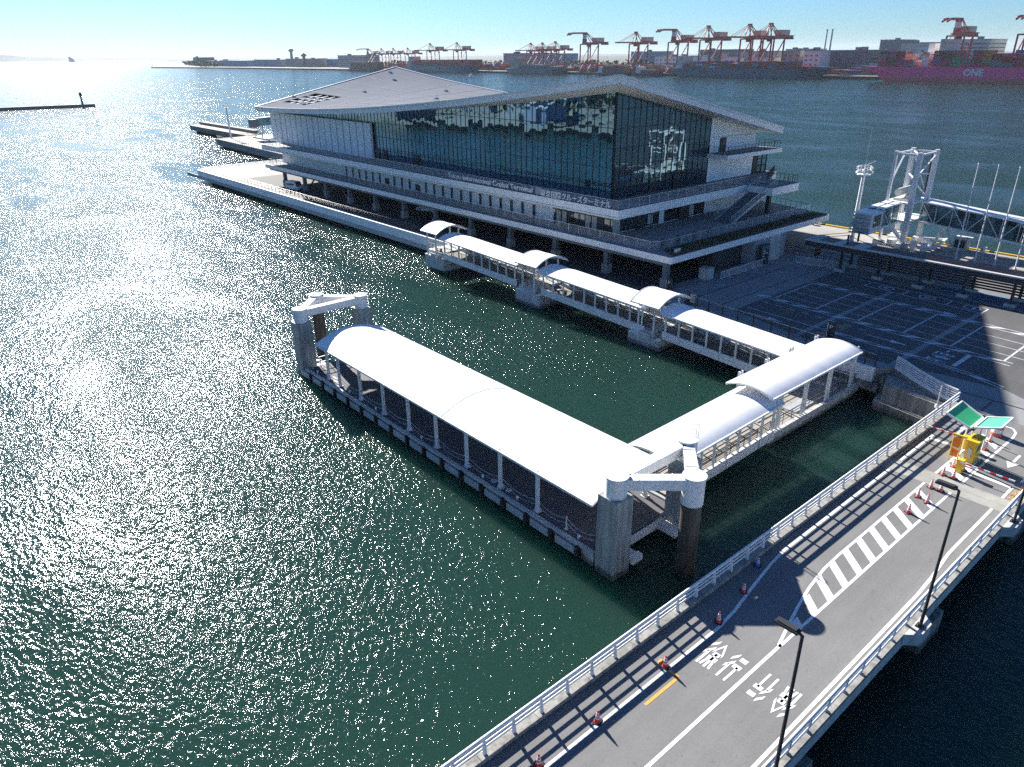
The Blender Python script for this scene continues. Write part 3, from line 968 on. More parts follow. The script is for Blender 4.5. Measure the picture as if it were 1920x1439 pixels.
# mooring dolphins
def dolphin(lab, y0, ypile, ladder):
    """two square sleeves and one round pile tied by three white box beams"""
    s = 1 if ypile > y0 else -1
    t = thing('mooring_dolphin', lab, 'mooring dolphin', (32.2, y0, 0), 'mooring dolphins at the pontoon ends')
    ctr = [(28.8, y0 + .77), (35.65, y0 + .77)]
    for x, y in ctr:
        MB().box(x - .75, x + .75, y - .77, y + .77, -3, 5.73).build('sleeve', 'sleeve', t)
    p = (32.25, ypile)
    MB().tube((*p, -3), (*p, 5.45), .62, 24).tube((*p, .25), (*p, .45), .66, 24).build('pile', 'pile', t, smooth=40)
    tops = ctr + [p]
    for k, (x, y) in enumerate(tops):
        z0 = 5.73 if k < 2 else 5.2
        MB().tube((x, y, z0), (x, y, 7.05), .68, 28).tube((x, y, 7.05), (x, y, 7.12), .74, 28).build('drum', 'steel', t, smooth=40)
    for a, b in ((0, 1), (1, 2), (0, 2)):
        pa, pb = Vector((*tops[a], 6.6)), Vector((*tops[b], 6.6))
        d = (pb - pa).normalized()
        mb = MB().beam(pa + d * .5, pb - d * .5, .74, .72)
        L = (pb - pa).length
        for q in (.27, .73):
            mb.beam(pa + d * L * q - d * .03, pa + d * L * q + d * .03, .80, .78)
        mb.build('beam', 'steel', t)
    x, y = ctr[1]
    mb = MB()
    for dx in (-.22, .22):
        mb.tube((x + .85, y + dx, 5.2), (x + .85, y + dx, 7.9), .025, 6)
        mb.path([(x + .85, y + dx, 7.9), (x + .6, y + dx, 8.0), (x + .6, y + dx, 7.1)], .025, 6)
    for k in range(8):
        mb.tube((x + .85, y - .22, 5.3 + k * .3), (x + .85, y + .22, 5.3 + k * .3), .02, 5)
    mb.build('ladder', 'steel', t)
    return t
dolphin('near mooring dolphin: two square sleeves and round pile under white triangle frame', 23.4, 21.1, True)
dolphin('far mooring dolphin at the seaward end of the pontoon, partly behind its roof', 65.5, 69.6, True)

def railing(mb, pts, h, n_rails=3, step=1.6, r=.022, pr=.03):
    for a, b in zip(pts, pts[1:]):
        a, b = Vector(a), Vector(b)
        L = (b - a).length
        for k in range(n_rails):
            dz = Vector((0, 0, h * (1 - k / n_rails * .85)))
            mb.tube(a + dz, b + dz, r if k else r * 1.5, 5)
        n = max(1, round(L / step))
        for i in range(n + 1):
            p = a + (b - a) * i / n
            mb.tube(p, p + Vector((0, 0, h)), pr, 5)
    return mb

def gangway(lab, f, s0, s1, z0, z1, w, rw, hroof, rise, nb, group=None, brown=True, overhang=.4):
    """roofed footbridge: floor, two side girders, posts, railings, barrel roof"""
    mid = f((s0 + s1) / 2, 0, 0)
    t = thing('gangway', lab, 'gangway', mid, group)
    zz = lambda s: z0 + (z1 - z0) * (s - s0) / (s1 - s0)
    def strip(ta, tb, za, zb):
        mb = MB()
        p = [f(s, tt, zz(s) + dz) for s in (s0, s1) for tt, dz in ((ta, za), (tb, za), (tb, zb), (ta, zb))]
        return mb.add(p, [(3, 2, 1, 0), (4, 5, 6, 7), (0, 1, 5, 4), (1, 2, 6, 5), (2, 3, 7, 6), (3, 0, 4, 7)])
    strip(-w / 2 + .14, w / 2 - .14, -.12, 0).build('floor', 'ganggrey', t)
    for sg in (-1, 1):
        g = strip(sg * w / 2 - .13, sg * w / 2 + .13, -.55, .32).build('girder', 'steel', t)
        mb = MB()
        for i in range(3):
            s = s0 + (s1 - s0) * (i + .5) / 3
            mb.beam(f(s, sg * (w / 2 + .14), zz(s) - .5), f(s, sg * (w / 2 + .14), zz(s) + .3), .05, .05)
        mb.build('seam', 'galv', g)
    for i in range(nb + 1):
        s = s0 + .3 + (s1 - s0 - .6) * i / nb
        for sg in (-1, 1):
            MB().beam(f(s, sg * w / 2, zz(s) + .3), f(s, sg * w / 2, zz(s) + hroof), .15, .15).build('post', 'steel', t)
    for sg in (-1, 1):
        mb = MB()
        railing(mb, [f(s0 + .2, sg * (w / 2 - .22), zz(s0)), f(s1 - .2, sg * (w / 2 - .22), zz(s1))], 1.05, 5, 2.0, .03, .035)
        mb.build('handrail', 'dark', t)
    arch(f, s0 - overhang, s1 + overhang, rw, zz(s0) + hroof, zz(s1) + hroof, rise, t, bays=max(2, nb // 2), name='canopy_roof')
    return t

fW = fY(62.75)
grp = None
gangway('covered footbridge span from the topmost pier block down to the middle block', fW, 70.3, 86.7, 2.5, 3.1, 3.5, 4.3, 2.42, .5, 9)
gangway('covered footbridge span between the middle and the lowest pier block', fW, 48.6, 65.4, 1.85, 2.5, 3.5, 4.3, 2.42, .5, 9)
gangway('covered footbridge span from the lowest pier block toward the landing stage', fW, 31.2, 45.9, 1.3, 1.95, 3.5, 4.3, 2.42, .5, 8)
gangway('white roofed gangway between the long pontoon and the square landing stage', fX(27.75), 36.9, 50.4, 1.15, 1.45, 3.4, 4.15, 2.75, .46, 8)

def shelter(lab, x0, x1, y0, y1, zt, zd, steps):
    """concrete block in the water carrying a short arched shelter"""
    t = thing('pier_block', lab, 'pier block', ((x0 + x1) / 2, (y0 + y1) / 2, 0), 'pier blocks of the covered walkway')
    mb = MB().box(x0, x1, y0, y1, -1.2 if steps < 2 else .45, zt)
    mb.build('block', 'pale_concrete', t)
    mb = MB().box(x0 + .5, x1 - .4, y0 + .5, y1 - .5, -3, -.2 if steps < 2 else .45)
    mb.build('pile_cap', 'dirty_concrete', t)
    MB().box(x0, x0 + .4, y0 + 1.4, y1 - 1.6, zt, zt + .45).box(x0 + .41, x1, y0 + 1.1, y1 - .2, zt, zd).build('upstand', 'pale_concrete', t)
    MB().box(x0, x0 + .4, y0, y0 + .5, zt, zt + .12).box(x0, x0 + .4, y1 - 1.5, y1, zt, zt + .10).build('coping', 'white', t)
    ym = (y0 + y1) / 2
    for y in (ym - 1.0, ym + 1.2):
        for x in (60.95, 65.2):
            MB().box(x - .09, x + .09, y - .09, y + .09, zt, zd + 3.1).build('post', 'steel', t)
    arch(fY(63.3), ym - 1.9, ym + 2.1, 5.7, zd + 3.05, zd + 3.05, .95, t, bays=2, name='canopy_roof')
    mb = MB()
    railing(mb, [(x0 + .5, y0 + 1.4, zd), (x0 + .5, y1 - .4, zd), (x1, y1 - .4, zd)], 1.05, 4, 1.2, .02, .028)
    mb.build('railing', 'dark', t)
    return t
shelter('largest pier block at the top of the walkway under the first arched shelter', 61.2, 66.9, 87.0, 91.9, 2.25, 3.0, 2)
shelter('middle concrete pier block with arched shelter between two walkway spans', 60.65, 65.6, 65.5, 70.1, 1.75, 2.4, 1)
shelter('lowest pier block with arched shelter nearest the square landing stage', 60.5, 65.4, 45.95, 50.4, 1.2, 1.8, 1)
for x, y, z, lb in ((62.2, 89.6, 3.0, 'pale bench on the top pier block under the shelter'), (61.9, 62.6, 2.42, 'white bench on the middle walkway span'), (61.9, 41.6, 1.82, 'white bench on the lowest walkway span')):
    t = thing('bench', lb, 'bench', (x, y, z), 'benches on the walkway')
    MB().box(x - .25, x + .25, y - .75, y + .75, z + .42, z + .5).build('seat', 'steel', t)
    for dy in (-.6, .6):
        MB().box(x - .2, x + .2, y + dy - .04, y + dy + .04, z, z + .42).build('leg', 'dark', t)

# square landing stage
t = thing('landing_stage', 'square white walled landing stage under the tall arched canopy', 'pontoon', (58.2, 28.6, 0))
MB().box(50.4, 66.0, 26.4, 31.2, -.8, .75).build('hull', 'pale_concrete', t)
MB().box(50.41, 65.99, 26.41, 31.19, .751, .85).build('deck', 'ganggrey', t)
mb = MB().box(50.3, 66.1, 26.3, 26.62, .3, 1.1).box(65.75, 66.1, 26.62, 31.2, .3, 1.1).box(50.3, 66.1, 30.95, 31.3, .3, 1.1)
mb.build('curb', 'pale_concrete', t)
for x in (51.8, 55.95, 60.1, 64.6):
    for y in (26.62, 30.6):
        mb = MB()
        mb.box(x - .09, x + .09, y - .09, y + .09, .85, 5.05).box(x + .35, x + .49, y - .07, y + .07, .85, 5.05)
        mb.build('post', 'steel', t)
arch(fX(27.95), 49.1, 64.1, 4.3, 5.0, 5.0, .5, t, bays=7, name='canopy_roof')
mb = MB()
railing(mb, [(51.8, 26.8, .95), (66.0, 26.8, .95)], 1.0, 3, 1.4, .03, .03)
railing(mb, [(52.5, 30.7, .95), (65.6, 30.7, .95), (65.6, 27, .95)], 1.0, 3, 1.4, .03, .03)
mb.build('railing', 'dark', t)
mb = MB()
curve(mb, [(59.5, 27.4), (63.6, 27.4), (63.6, 30.2), (59.5, 30.2)], .18)
mb.v = [Vector((v.x, v.y, .857)) for v in mb.v]
mb.build('floor_marking', 'paint', t, fix=False)
MB().box(56.2, 59.4, 27.2, 28.4, .851, .95).build('ramp_plate', 'galv', t)
# ------------------------------------------------------------------ cruise terminal
T1, T2, T3 = 7.2, 11.4, 15.75
tm = thing('cruise_terminal', 'large white cruise terminal with swooping roof and dark glass hall', 'building', (92, 115, LZ))
RX0, RX1, RY0, RY1 = 73.6, 113.4, 64.9, 178.8
def zroof(x, y):
    u, v = (x - RX0) / (RX1 - RX0), (y - RY0) / (RY1 - RY0)
    return (1 - v) * (27.5 - 8.7 * u) + v * (19.2 + 8 * u) - 1.85 * 4 * v * (1 - v)
# roof: top skin with a framed opening, soffit and fascia
NU, NV = 40, 114
def rp(i, j, dz=0, ins=0):
    x, y = RX0 + (RX1 - RX0) * i, RY0 + (RY1 - RY0) * j
    return Vector((x, y, zroof(x, y) + dz))
ox0, ox1, oy0, oy1 = 78.55, 87.5, 161.4, 174.7
def hole(i, j):
    x, y = RX0 + (RX1 - RX0) * (i + .5) / NU, RY0 + (RY1 - RY0) * (j + .5) / NV
    return ox0 < x < ox1 and oy0 < y < oy1
TH = lambda x: 1.0
mb = MB().grid(lambda i, j: rp(i, j), NU, NV, skip=hole)
roof = mb.build('roof', 'roof', tm, smooth=30, fix=False)
mb = MB().grid(lambda i, j: rp(i, j, -.85), NU, NV, skip=hole)
for a, b in (((0, 0), (1, 0)), ((1, 0), (1, 1)), ((1, 1), (0, 1)), ((0, 1), (0, 0))):
    n = 60
    for k in range(n):
        p = rp(a[0] + (b[0] - a[0]) * k / n, a[1] + (b[1] - a[1]) * k / n)
        q = rp(a[0] + (b[0] - a[0]) * (k + 1) / n, a[1] + (b[1] - a[1]) * (k + 1) / n)
        d = Vector((0, 0, .86))
        mb.poly([p - d, q - d, q + Vector((0, 0, .02)), p + Vector((0, 0, .02))])
mb.build('soffit', 'fascia', roof, fix=False)
mb = MB()
for a, b in (((0, 0), (1, 0)), ((1, 0), (1, 1)), ((1, 1), (0, 1)), ((0, 1), (0, 0))):
    n = 40
    for k in range(n):
        mb.beam(rp(a[0] + (b[0] - a[0]) * k / n, a[1] + (b[1] - a[1]) * k / n, .05), rp(a[0] + (b[0] - a[0]) * (k + 1) / n, a[1] + (b[1] - a[1]) * (k + 1) / n, .05), .35, .22)
mb.build('edge_flashing', 'steel', roof)
mb = MB()                                                    # standing seams in both directions
for k in range(1, 8):
    for s in range(30):
        mb.beam(rp(k / 8, s / 30, .02), rp(k / 8, (s + 1) / 30, .02), .12, .06)
for k in range(1, 12):
    if 9 < k < 12:
        continue
    for s in range(12):
        mb.beam(rp(s / 12, k / 12, .02), rp((s + 1) / 12, k / 12, .02), .10, .05)
mb.build('seam', 'galv', roof)
for i, j in ((.2, .12), (.3, .5), (.55, .62), (.5, .85), (.8, .9), (.78, .7), (.75, .5), (.9, .97), (.12, .86), (.24, .99)):
    p = rp(i, j)
    MB().box(p.x - .35, p.x + .35, p.y - .35, p.y + .35, p.z - .1, p.z + .35).tube(p, p + Vector((0, 0, .8)), .06, 6).build('roof_anchor', 'galv', roof)
mb = MB()
gx0, gx1, gy0, gy1 = [RX0 + (RX1 - RX0) * k / NU for k in (5, 14)] + [RY0 + (RY1 - RY0) * k / NV for k in (97, 110)]
for x in [gx0 + (gx1 - gx0) * k / 4 for k in range(1, 4)]:
    for k in range(10):
        a, b = gy0 + (gy1 - gy0) * k / 10, gy0 + (gy1 - gy0) * (k + 1) / 10
        mb.beam((x, a, zroof(x, a) - .3), (x, b, zroof(x, b) - .3), .5, .5)
for y in [gy0 + (gy1 - gy0) * k / 4 for k in range(1, 4)]:
    mb.beam((gx0, y, zroof(gx0, y) - .35), (gx1, y, zroof(gx1, y) - .35), .4, .4)
mb.build('opening_beam', 'wh_grey', roof)
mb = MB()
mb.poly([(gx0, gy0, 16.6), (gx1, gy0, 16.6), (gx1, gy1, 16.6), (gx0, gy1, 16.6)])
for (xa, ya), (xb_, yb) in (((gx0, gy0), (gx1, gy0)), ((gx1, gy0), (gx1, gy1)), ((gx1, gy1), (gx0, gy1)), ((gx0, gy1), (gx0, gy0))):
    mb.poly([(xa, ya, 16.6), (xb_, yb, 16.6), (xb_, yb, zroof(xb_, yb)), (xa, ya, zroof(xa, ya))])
mb.build('opening_well', 'black', roof, fix=False)  # well coloured black to give the opening its inner shade

GX, GY = 77.4, 68.8                                          # planes of the two glass walls
def wall_x(x, y0, y1, z0, ztop, th, n=60):
    """wall on a plane of constant x with its top following ztop(y)"""
    mb = MB()
    for k in range(n):
        a, b = y0 + (y1 - y0) * k / n, y0 + (y1 - y0) * (k + 1) / n
        mb.poly([(x, a, z0), (x, b, z0), (x, b, ztop(b)), (x, a, ztop(a))])
        mb.poly([(x + th, a, z0), (x + th, b, z0), (x + th, b, ztop(b)), (x + th, a, ztop(a))])
    mb.poly([(x, y0, z0), (x + th, y0, z0), (x + th, y0, ztop(y0)), (x, y0, ztop(y0))])
    mb.poly([(x, y1, z0), (x + th, y1, z0), (x + th, y1, ztop(y1)), (x, y1, ztop(y1))])
    return mb
def wall_y(y, x0, x1, z0, ztop, th, n=30):
    mb = wall_x(y, x0, x1, z0, ztop, th, n)
    mb.v = [Vector((v.y, v.x, v.z)) for v in mb.v]
    return mb
zt = lambda y: zroof(GX, y) - .80
g1 = wall_x(GX, GY, 177.8, T2, zt, .25, 110).build('long_glass_wall', 'glass', tm, fix=False)
mb = MB()
y = GY
while y < 177:
    mb.box(GX - .07, GX - .005, y - .025, y + .025, T2, zt(y) + .02)
    y += 1.27
for z in (13.1, 15.6, 18.2, 20.8, 23.2):
    yy_ = [k for k in range(69, 178) if zt(k) > z]
    if yy_:
        mb.box(GX - .07, GX - .006, GY, max(yy_), z - .04, z + .04)
mb.build('mullion', 'dark', g1)
for yc in (127.9, 117.2, 130.6):
    d = MB().box(GX - .16, GX - .095, yc - .8, yc + .8, T2, T2 + 1.9).build('door', 'dark', g1)
    MB().box(GX - .19, GX - .165, yc - .6, yc - .05, T2 + .2, T2 + 1.7).box(GX - .19, GX - .165, yc + .05, yc + .6, T2 + .2, T2 + 1.7).build('pane', 'winglass', d)
ztx = lambda x: zroof(x, GY) - .80
g2 = wall_y(GY, GX, 99.2, T2, ztx, .25, 40).build('end_glass_wall', 'glass', tm, fix=False)
mb = MB()
x = GX
while x < 99.3:
    mb.box(x - .025, x + .025, GY - .07, GY - .005, T2, ztx(x) + .02)
    x += 1.283
for z in (13.4, 15.7, 18.2, 20.7, 23.2):
    xx_ = [k * .5 for k in range(155, 199) if ztx(k * .5) > z]
    if xx_:
        mb.box(GX, max(xx_), GY - .07, GY - .006, z - .04, z + .04)
mb.build('mullion', 'dark', g2)
for xc in (86.0, 91.5):
    MB().box(xc - .8, xc + .8, GY - .16, GY - .095, T2, T2 + 2.1).build('door', 'winglass', g2)
w3 = wall_y(GY - .03, 99.2, 111.8, T2 - .05, lambda x: zroof(x, GY) - .80, .4, 30).build('end_wall', 'white', tm, fix=False)
d = MB().box(101.9, 103.6, GY - .09, GY - .035, T3, T3 + 2.1).build('door', 'dark', w3)
MB().box(102.6, 103.4, GY - .11, GY - .092, T3 + .9, T3 + 1.8).build('pane', 'winglass', d)
MB().box(103.4, 104.6, GY - .06, GY - .032, T2, T2 + 2.0).build('flush_door', 'fascia', w3)
mb = MB()
for k in range(14):
    mb.box(99.4 + k * .88, 99.9 + k * .88, GY - .10, GY - .032, 18.05 - k * .02, 18.13 - k * .02)
mb.build('vent_grille', 'wh_grey', w3)
# panel wall at the seaward end
pw = MB().box(GX - .75, GX - .25, 131.7, 178.0, T2, 18.0).build('panel_wall', 'white', tm)
mb = MB()
for k in range(1, 17):
    y = 131.7 + 46.3 * k / 17
    mb.box(GX - .765, GX - .752, y - .09, y + .09, T2, 18.0)
mb.build('panel_gap', 'dark', pw)
MB().box(GX - .25, 111.5, 177.9, 178.4, T2, 18.4).build('rear_wall', 'white', tm)
MB().box(111.4, 111.8, GY + .4, 177.9, T2, 17.2).build('quay_wall', 'white', tm)

def slab(poly, z, th, name, m='fascia', floor='pave'):
    p = MB().prism(poly, z - th, z - .005).build(name, m, tm)
    c = Vector((sum(x for x, y in poly) / len(poly), sum(y for x, y in poly) / len(poly), 0))
    q = [(c.x + (x - c.x) * .997 , c.y + (y - c.y) * .997) for x, y in poly]
    MB().poly([(x, y, z) for x, y in q]).build('floor', floor, p, fix=False)
    return p
t1p = [(71.2, 53.2), (109.4, 53.0), (112.3, 66), (117, 72), (117, 171), (70.9, 171.2)]
t2p = [(72.2, 62.9), (101.6, 62.9), (101.6, 58.5), (109.2, 58.5), (109.2, 63.6), (116.8, 67), (116.8, 173), (71.5, 173.2)]
t3p = [(98.9, 68.77), (98.9, 65.1), (113.4, 64.6), (113.4, 68.77)]
lower = slab(t1p, T1, .8, 'lower_terrace')
upper = slab(t2p, T2, 1.15, 'upper_terrace')
small = slab(t3p, T3, .6, 'balcony')
mb = MB()                                                    # grey strip drawn in place of the thin shadow gap along the fascia
mb.beam((72.17, 63, T2 - .95), (71.5, 173, T2 - .95), .06, .05)
mb.build('shadow_gap_strip', 'wh_grey', upper)

def fence(pts, z, h, m, parent, step=2.0, bar=.13, name='railing'):
    mb = MB()
    for a, b in zip(pts, pts[1:]):
        a, b = Vector((*a, z)), Vector((*b, z))
        L = (b - a).length
        up = Vector((0, 0, h))
        mb.beam(a + up, b + up, .06, .05)
        mb.beam(a + up * .09, b + up * .09, .035, .04)
        n = max(1, round(L / step))
        for i in range(n + 1):
            p = a + (b - a) * i / n
            mb.beam(p, p + up, .055, .055)
        if bar:
            n = int(L / bar)
            for i in range(n):
                p = a + (b - a) * (i + .5) / n
                mb.poly([p + up * .09 + (b - a).normalized() * .011, p + up * .09 - (b - a).normalized() * .011, p + up - (b - a).normalized() * .011, p + up + (b - a).normalized() * .011])
    return mb.build(name, m, parent, fix=False)
fence([(71.9, 171), (72.2, 64), (72.25, 57.2), (73.4, 56.6)], T1, 1.15, 'galv', lower)
fence([(73.4, 56.6), (109.6, 56.1)], T1, 1.15, 'galv', lower)
fence([(109.6, 56.1), (111.4, 64.2)], T1, 1.1, 'dark', lower, bar=0, step=1.1)
fence([(72.4, 173), (72.6, 63.3), (101.4, 63.3)], T2, 1.15, 'galv', upper)
fence([(104.7, 58.8), (108.9, 58.8), (108.9, 63.9), (116.5, 67.3)], T2, 1.15, 'dark', upper, bar=0, step=.75)
fence([(72.2, 170.9), (100, 170.9)], T1, 1.1, 'dark', lower, bar=0, step=1.5)
fence([(72, 173), (100, 172.8)], T2, 1.1, 'dark', upper, bar=0, step=1.5)
fence([(99.2, 68.7), (99.2, 65.3), (113.1, 64.9), (113.1, 68.7)], T3, 1.15, 'dark', small, bar=0, step=.85)

# first floor walls, windows and doors
lw = MB().box(75.4, 75.9, 66.7, 171.2, T1, T2 - 1.15).build('lower_wall', 'white', tm)
ew = MB().box(75.9, 105.2, 66.7, 67.2, T1, T2 - 1.15).build('lower_end_wall', 'white', tm)
MB().box(75.9, 112, 170.7, 171.2, T1, T2 - 1.15).build('lower_rear_wall', 'white', tm)
MB().box(105.0, 111, 66.72, 168, T1, T2 - 1.15).build('lower_core', 'white', tm)
yw = 140.5
k = 0
while yw > 82:
    if k in (6, 10):
        d = MB().box(75.33, 75.398, yw - .75, yw + .75, T1, T1 + 1.25).build('door', 'winglass', lw)
        MB().box(75.30, 75.328, yw - .05, yw + .05, T1, T1 + 1.25).box(75.30, 75.328, yw - .8, yw + .8, T1 + 1.2, T1 + 1.3).build('frame', 'dark', d)
    else:
        wdw = MB().box(75.38, 75.398, yw - .24, yw + .24, T1 - .0, T1 + 1.95).build('slit_window', 'winglass', lw)
        MB().box(75.34, 75.396, yw + .24, yw + .30, T1, T1 + 1.98).box(75.34, 75.396, yw - .30, yw - .24, T1, T1 + 1.98).build('frame', 'wh_dark', wdw)
    yw -= 2.63
    k += 1
rw_ = MB().box(75.36, 75.398, 66.65, 78.3, T1, T1 + 1.95).build('ribbon_window', 'winglass', lw)
mb = MB()
for k in range(10):
    mb.box(75.28, 75.358, 67.0 + k * 1.2, 67.09 + k * 1.2, T1, T1 + 1.95)
mb.box(75.27, 75.357, 66.6, 78.4, T1 + 1.95, T1 + 2.05).box(75.29, 75.357, 68.2, 69.4, T1, T1 + 1.94, 0)
mb.build('mullion', 'dark', rw_)
for k, yb in enumerate((69.6, 70.9, 75.6, 76.8)):
    MB().box(75.345, 75.359, yb, yb + .9, T1 + .1, T1 + 1.85).build('blind', 'wh_pale', rw_)
for x0, x1 in ((77.0, 85.3), (86.7, 96.2)):
    wd = MB().box(x0, x1, 66.66, 66.698, T1 + .1, T1 + 1.95).build('shop_window', 'winglass', ew)
    mb = MB().box(x0 - .1, x1 + .1, 66.58, 66.657, T1 + 1.95, T1 + 2.05)
    n = int((x1 - x0) / 1.6)
    for k in range(n + 1):
        x = x0 + (x1 - x0) * k / n
        mb.box(x - .05, x + .05, 66.58, 66.657, T1, T1 + 1.95)
    mb.build('mullion', 'dark', wd)
    MB().box(x0 + 3.4, x0 + 5.4, 66.5, 66.575, T1, T1 + 1.8).build('door', 'dark', wd)
    MB().box(x0 + 5.9, x0 + 7.0, 66.63, 66.656, T1 + .3, T1 + 1.7).build('blind', 'wh_pale', wd)
for k in range(2):
    MB().box(75.5 + k * .8, 76.1 + k * .8, 66.60, 66.69, T1, T1 + 1.95).build('corner_panel', 'wh_pale', ew)

# stair from the lower to the upper terrace, lift tower and landing column
st = thing('x', 'x', 'x')
bpy.data.objects.remove(st)
mb = MB()
n = 26
for i in range(n):
    x = 92.6 + 12.1 * i / n
    z = T1 + (T2 - T1) * (i + 1) / n
    y0 = 59.2 + .5 * i / n
    mb.box(x, x + 12.1 / n + .04, y0, y0 + 2.9, z - .05, z)
    mb.box(x + .02, x + .05, y0, y0 + 2.9, z - .16, z - .05)
stair = mb.build('staircase', 'wh_dark', tm)
for dy in (0, 2.9):
    mb = MB()
    a, b = Vector((92.6, 59.2 + dy, T1)), Vector((104.7, 59.7 + dy, T2))
    mb.beam(a, b, .08, .34)
    mb.build('stringer', 'galv', stair)
    mb = MB()
    up = Vector((0, 0, 1.1))
    mb.beam(a + up, b + up, .07, .06)
    for i in range(13):
        p = a + (b - a) * i / 12
        mb.beam(p, p + up, .05, .05)
    for i in range(90):
        p = a + (b - a) * (i + .5) / 90
        mb.poly([p + Vector((.012, 0, .1)), p + Vector((-.012, 0, .1)), p + Vector((-.012, 0, 1.08)), p + Vector((.012, 0, 1.08))])
    mb.build('handrail', 'galv', stair, fix=False)
MB().box(103.9, 104.45, 60.2, 60.75, T1, T2 - 1.15).build('landing_column', 'dark', tm)
lt = MB().box(112.1, 116.2, 68.9, 72.5, T2, T2 + 3.2).build('lift_tower', 'tunnelglass', tm)
mb = MB()
for x in (112.1, 113.4, 114.8, 116.2):
    mb.box(x - .07, x + .07, 68.78, 68.88, T2, T2 + 3.25)
for z in (0, 1.1, 2.2, 3.2):
    mb.box(112.0, 116.3, 68.79, 68.87, T2 + z, T2 + z + .1)
mb.box(112.2, 113.3, 68.8, 68.86, T2, T2 + 3.1)
mb.build('frame', 'dark', lt)

# ground floor: columns with plinths, braces, walls
for k in range(12):
    y = 54.75 + 9.97 * k
    for x in (72.4, 82.5):
        if x > 80 and k in (0,):
            continue
        c = MB().box(x - .34, x + .34, y - .34, y + .34, LZ + 1.3, T1 - .8).build('column', 'wh_dark', tm)
        MB().box(x - .5, x + .5, y - .5, y + .5, LZ, LZ + 1.3).build('plinth', 'quay', c)
for ya, yb in ((153.6, 149.3), (145.0, 149.3), (143.8, 139.5), (135.2, 139.5)):
    mb = MB().beam((72.6, yb, T1 - .85), (72.6, ya, LZ + .5), .25, .25)
    mb.build('brace', 'dark', tm)
mb = MB()
for k in range(12):
    y = 54.75 + 9.97 * k
    mb.box(71.7, 96, y - .3, y + .3, T1 - 1.35, T1 - .802)
mb.box(71.6, 72.2, 54, 170.6, T1 - 1.3, T1 - .801)
mb.build('beam', 'wh_dark', tm)
MB().box(97, 98, 58, 135, LZ, T1 - .81).box(88, 97, 100, 101, LZ, T1 - .81).build('core_wall', 'wh_dark', tm)
gw = MB().box(89.9, 98, 53.35, 58, LZ, T1 - .81).build('lobby_wall', 'wh_grey', tm)
MB().box(93.4, 96.3, 53.05, 53.345, LZ + 1.1, T1 - .81).box(93.3, 96.4, 53.0, 53.346, LZ, LZ + 1.1).build('buttress', 'pale_concrete', gw)
MB().box(83.2, 89.8, 55.2, 57.5, LZ, T1 - .81).build('garage_opening_shade', 'void', tm)  # dark block painted as the unlit depth of the garage opening
mb = MB()
for k in range(3):
    mb.lathe((90.6 + k * 1.0, 53.0, T1 - .95), [(.09, 0), (.12, .12)], 8)
mb.build('spotlight', 'steel', gw)
pl = MB().box(79.2, 80.6, 53.25, 54.6, LZ, LZ + 1.5).build('corner_plinth', 'pale_concrete', tm)

# lettering on the upper terrace
def on_x(x, y0, z0, s0=1):
    return lambda v: Vector((x - v.z, y0 - v.x, z0 + v.y))
text_mesh('english_lettering', 'Tokyo International Cruise Terminal', 'wh_white', on_x(71.95, 99.9, T2 + .12), 20.7, .98, parent=tm, extrude=.08, bold=.012)
text_mesh('japanese_lettering', '東京国際クルーズターミナル', 'wh_white', on_x(72.05, 77.5, T2 + .12), 13.4, .98, parent=tm, extrude=.08, bold=.012)
MB().box(72.33, 72.37, 77.7, 79.0, T2 + .1, T2 + 1.15).build('sign_backing', 'wh_grey', tm)

# planting on the lower terrace
struct_soil = MB().prism([(72.0, 53.45), (109.0, 53.25), (109.4, 55.7), (73.6, 56.3)], T1, T1 + .18)
struct_soil.build('planting_bed', 'soil', lower)
random.seed(11)
mb = MB()
for i in range(5200):
    x = random.uniform(73.6, 108.8)
    y = random.uniform(53.75, 55.7)
    if sin(x * 1.9) + sin(x * .7 + y) + random.uniform(-1.2, 1.2) < -.2:
        continue
    h = random.uniform(.05, .42)
    a = random.uniform(0, 2 * PI)
    w = random.uniform(.06, .16)
    p = Vector((x, y, T1 + .18 + h * random.random()))
    d = Vector((cos(a), sin(a), random.uniform(-.4, .6))) * w
    e = Vector((-sin(a), cos(a), random.uniform(-.4, .6))) * w * .6
    mb.poly([p - d, p + e, p + d, p - e])
tag(mb.build('ground_cover', 'plant', fix=False), 'brown green low planting strip along the terrace edge', 'ground cover', kind='stuff')
u = []
def planter():
    t = thing('potted_plant', 'x', 'plant', (0, 0, 0), 'small plants by the terrace railing')
    MB().lathe((0, 0, 0), [(.20, 0), (.28, .4), (.24, .4), (.22, .34), (0, .34)], 12).build('pot', 'wh_dark', t)
    mb = MB()
    for i in range(130):
        a, r, h = random.uniform(0, 6.28), random.uniform(0, .42) ** 1, random.uniform(.4, 1.15)
        p = Vector((r * cos(a), r * sin(a), h))
        d = Vector((cos(a * 3), sin(a * 3), random.uniform(-.5, .5))) * .11
        e = Vector((-sin(a * 3), cos(a * 3), .3)) * .06
        mb.poly([p - d, p + e, p + d, p - e])
    mb.build('leaves', 'wood', t, fix=False)
    return t
pp = planter()
for i, x in enumerate((74.6, 77.7, 81.0, 84.4)):
    place(pp, u, (x, 57.2, T1), i * 1.3, '%s small dark potted plant from the corner behind the terrace railing' % ORD[i])
t = thing('letter_blocks', 'tiny white letter blocks standing on the planting bed corner', 'sign', (73.3, 54.2, T1 + .18))
mb = MB()
for k in range(4):
    mb.box(73.0 + k * .3, 73.2 + k * .3, 54.1, 54.2, T1 + .18, T1 + .6)
mb.build('letter', 'steel', t)

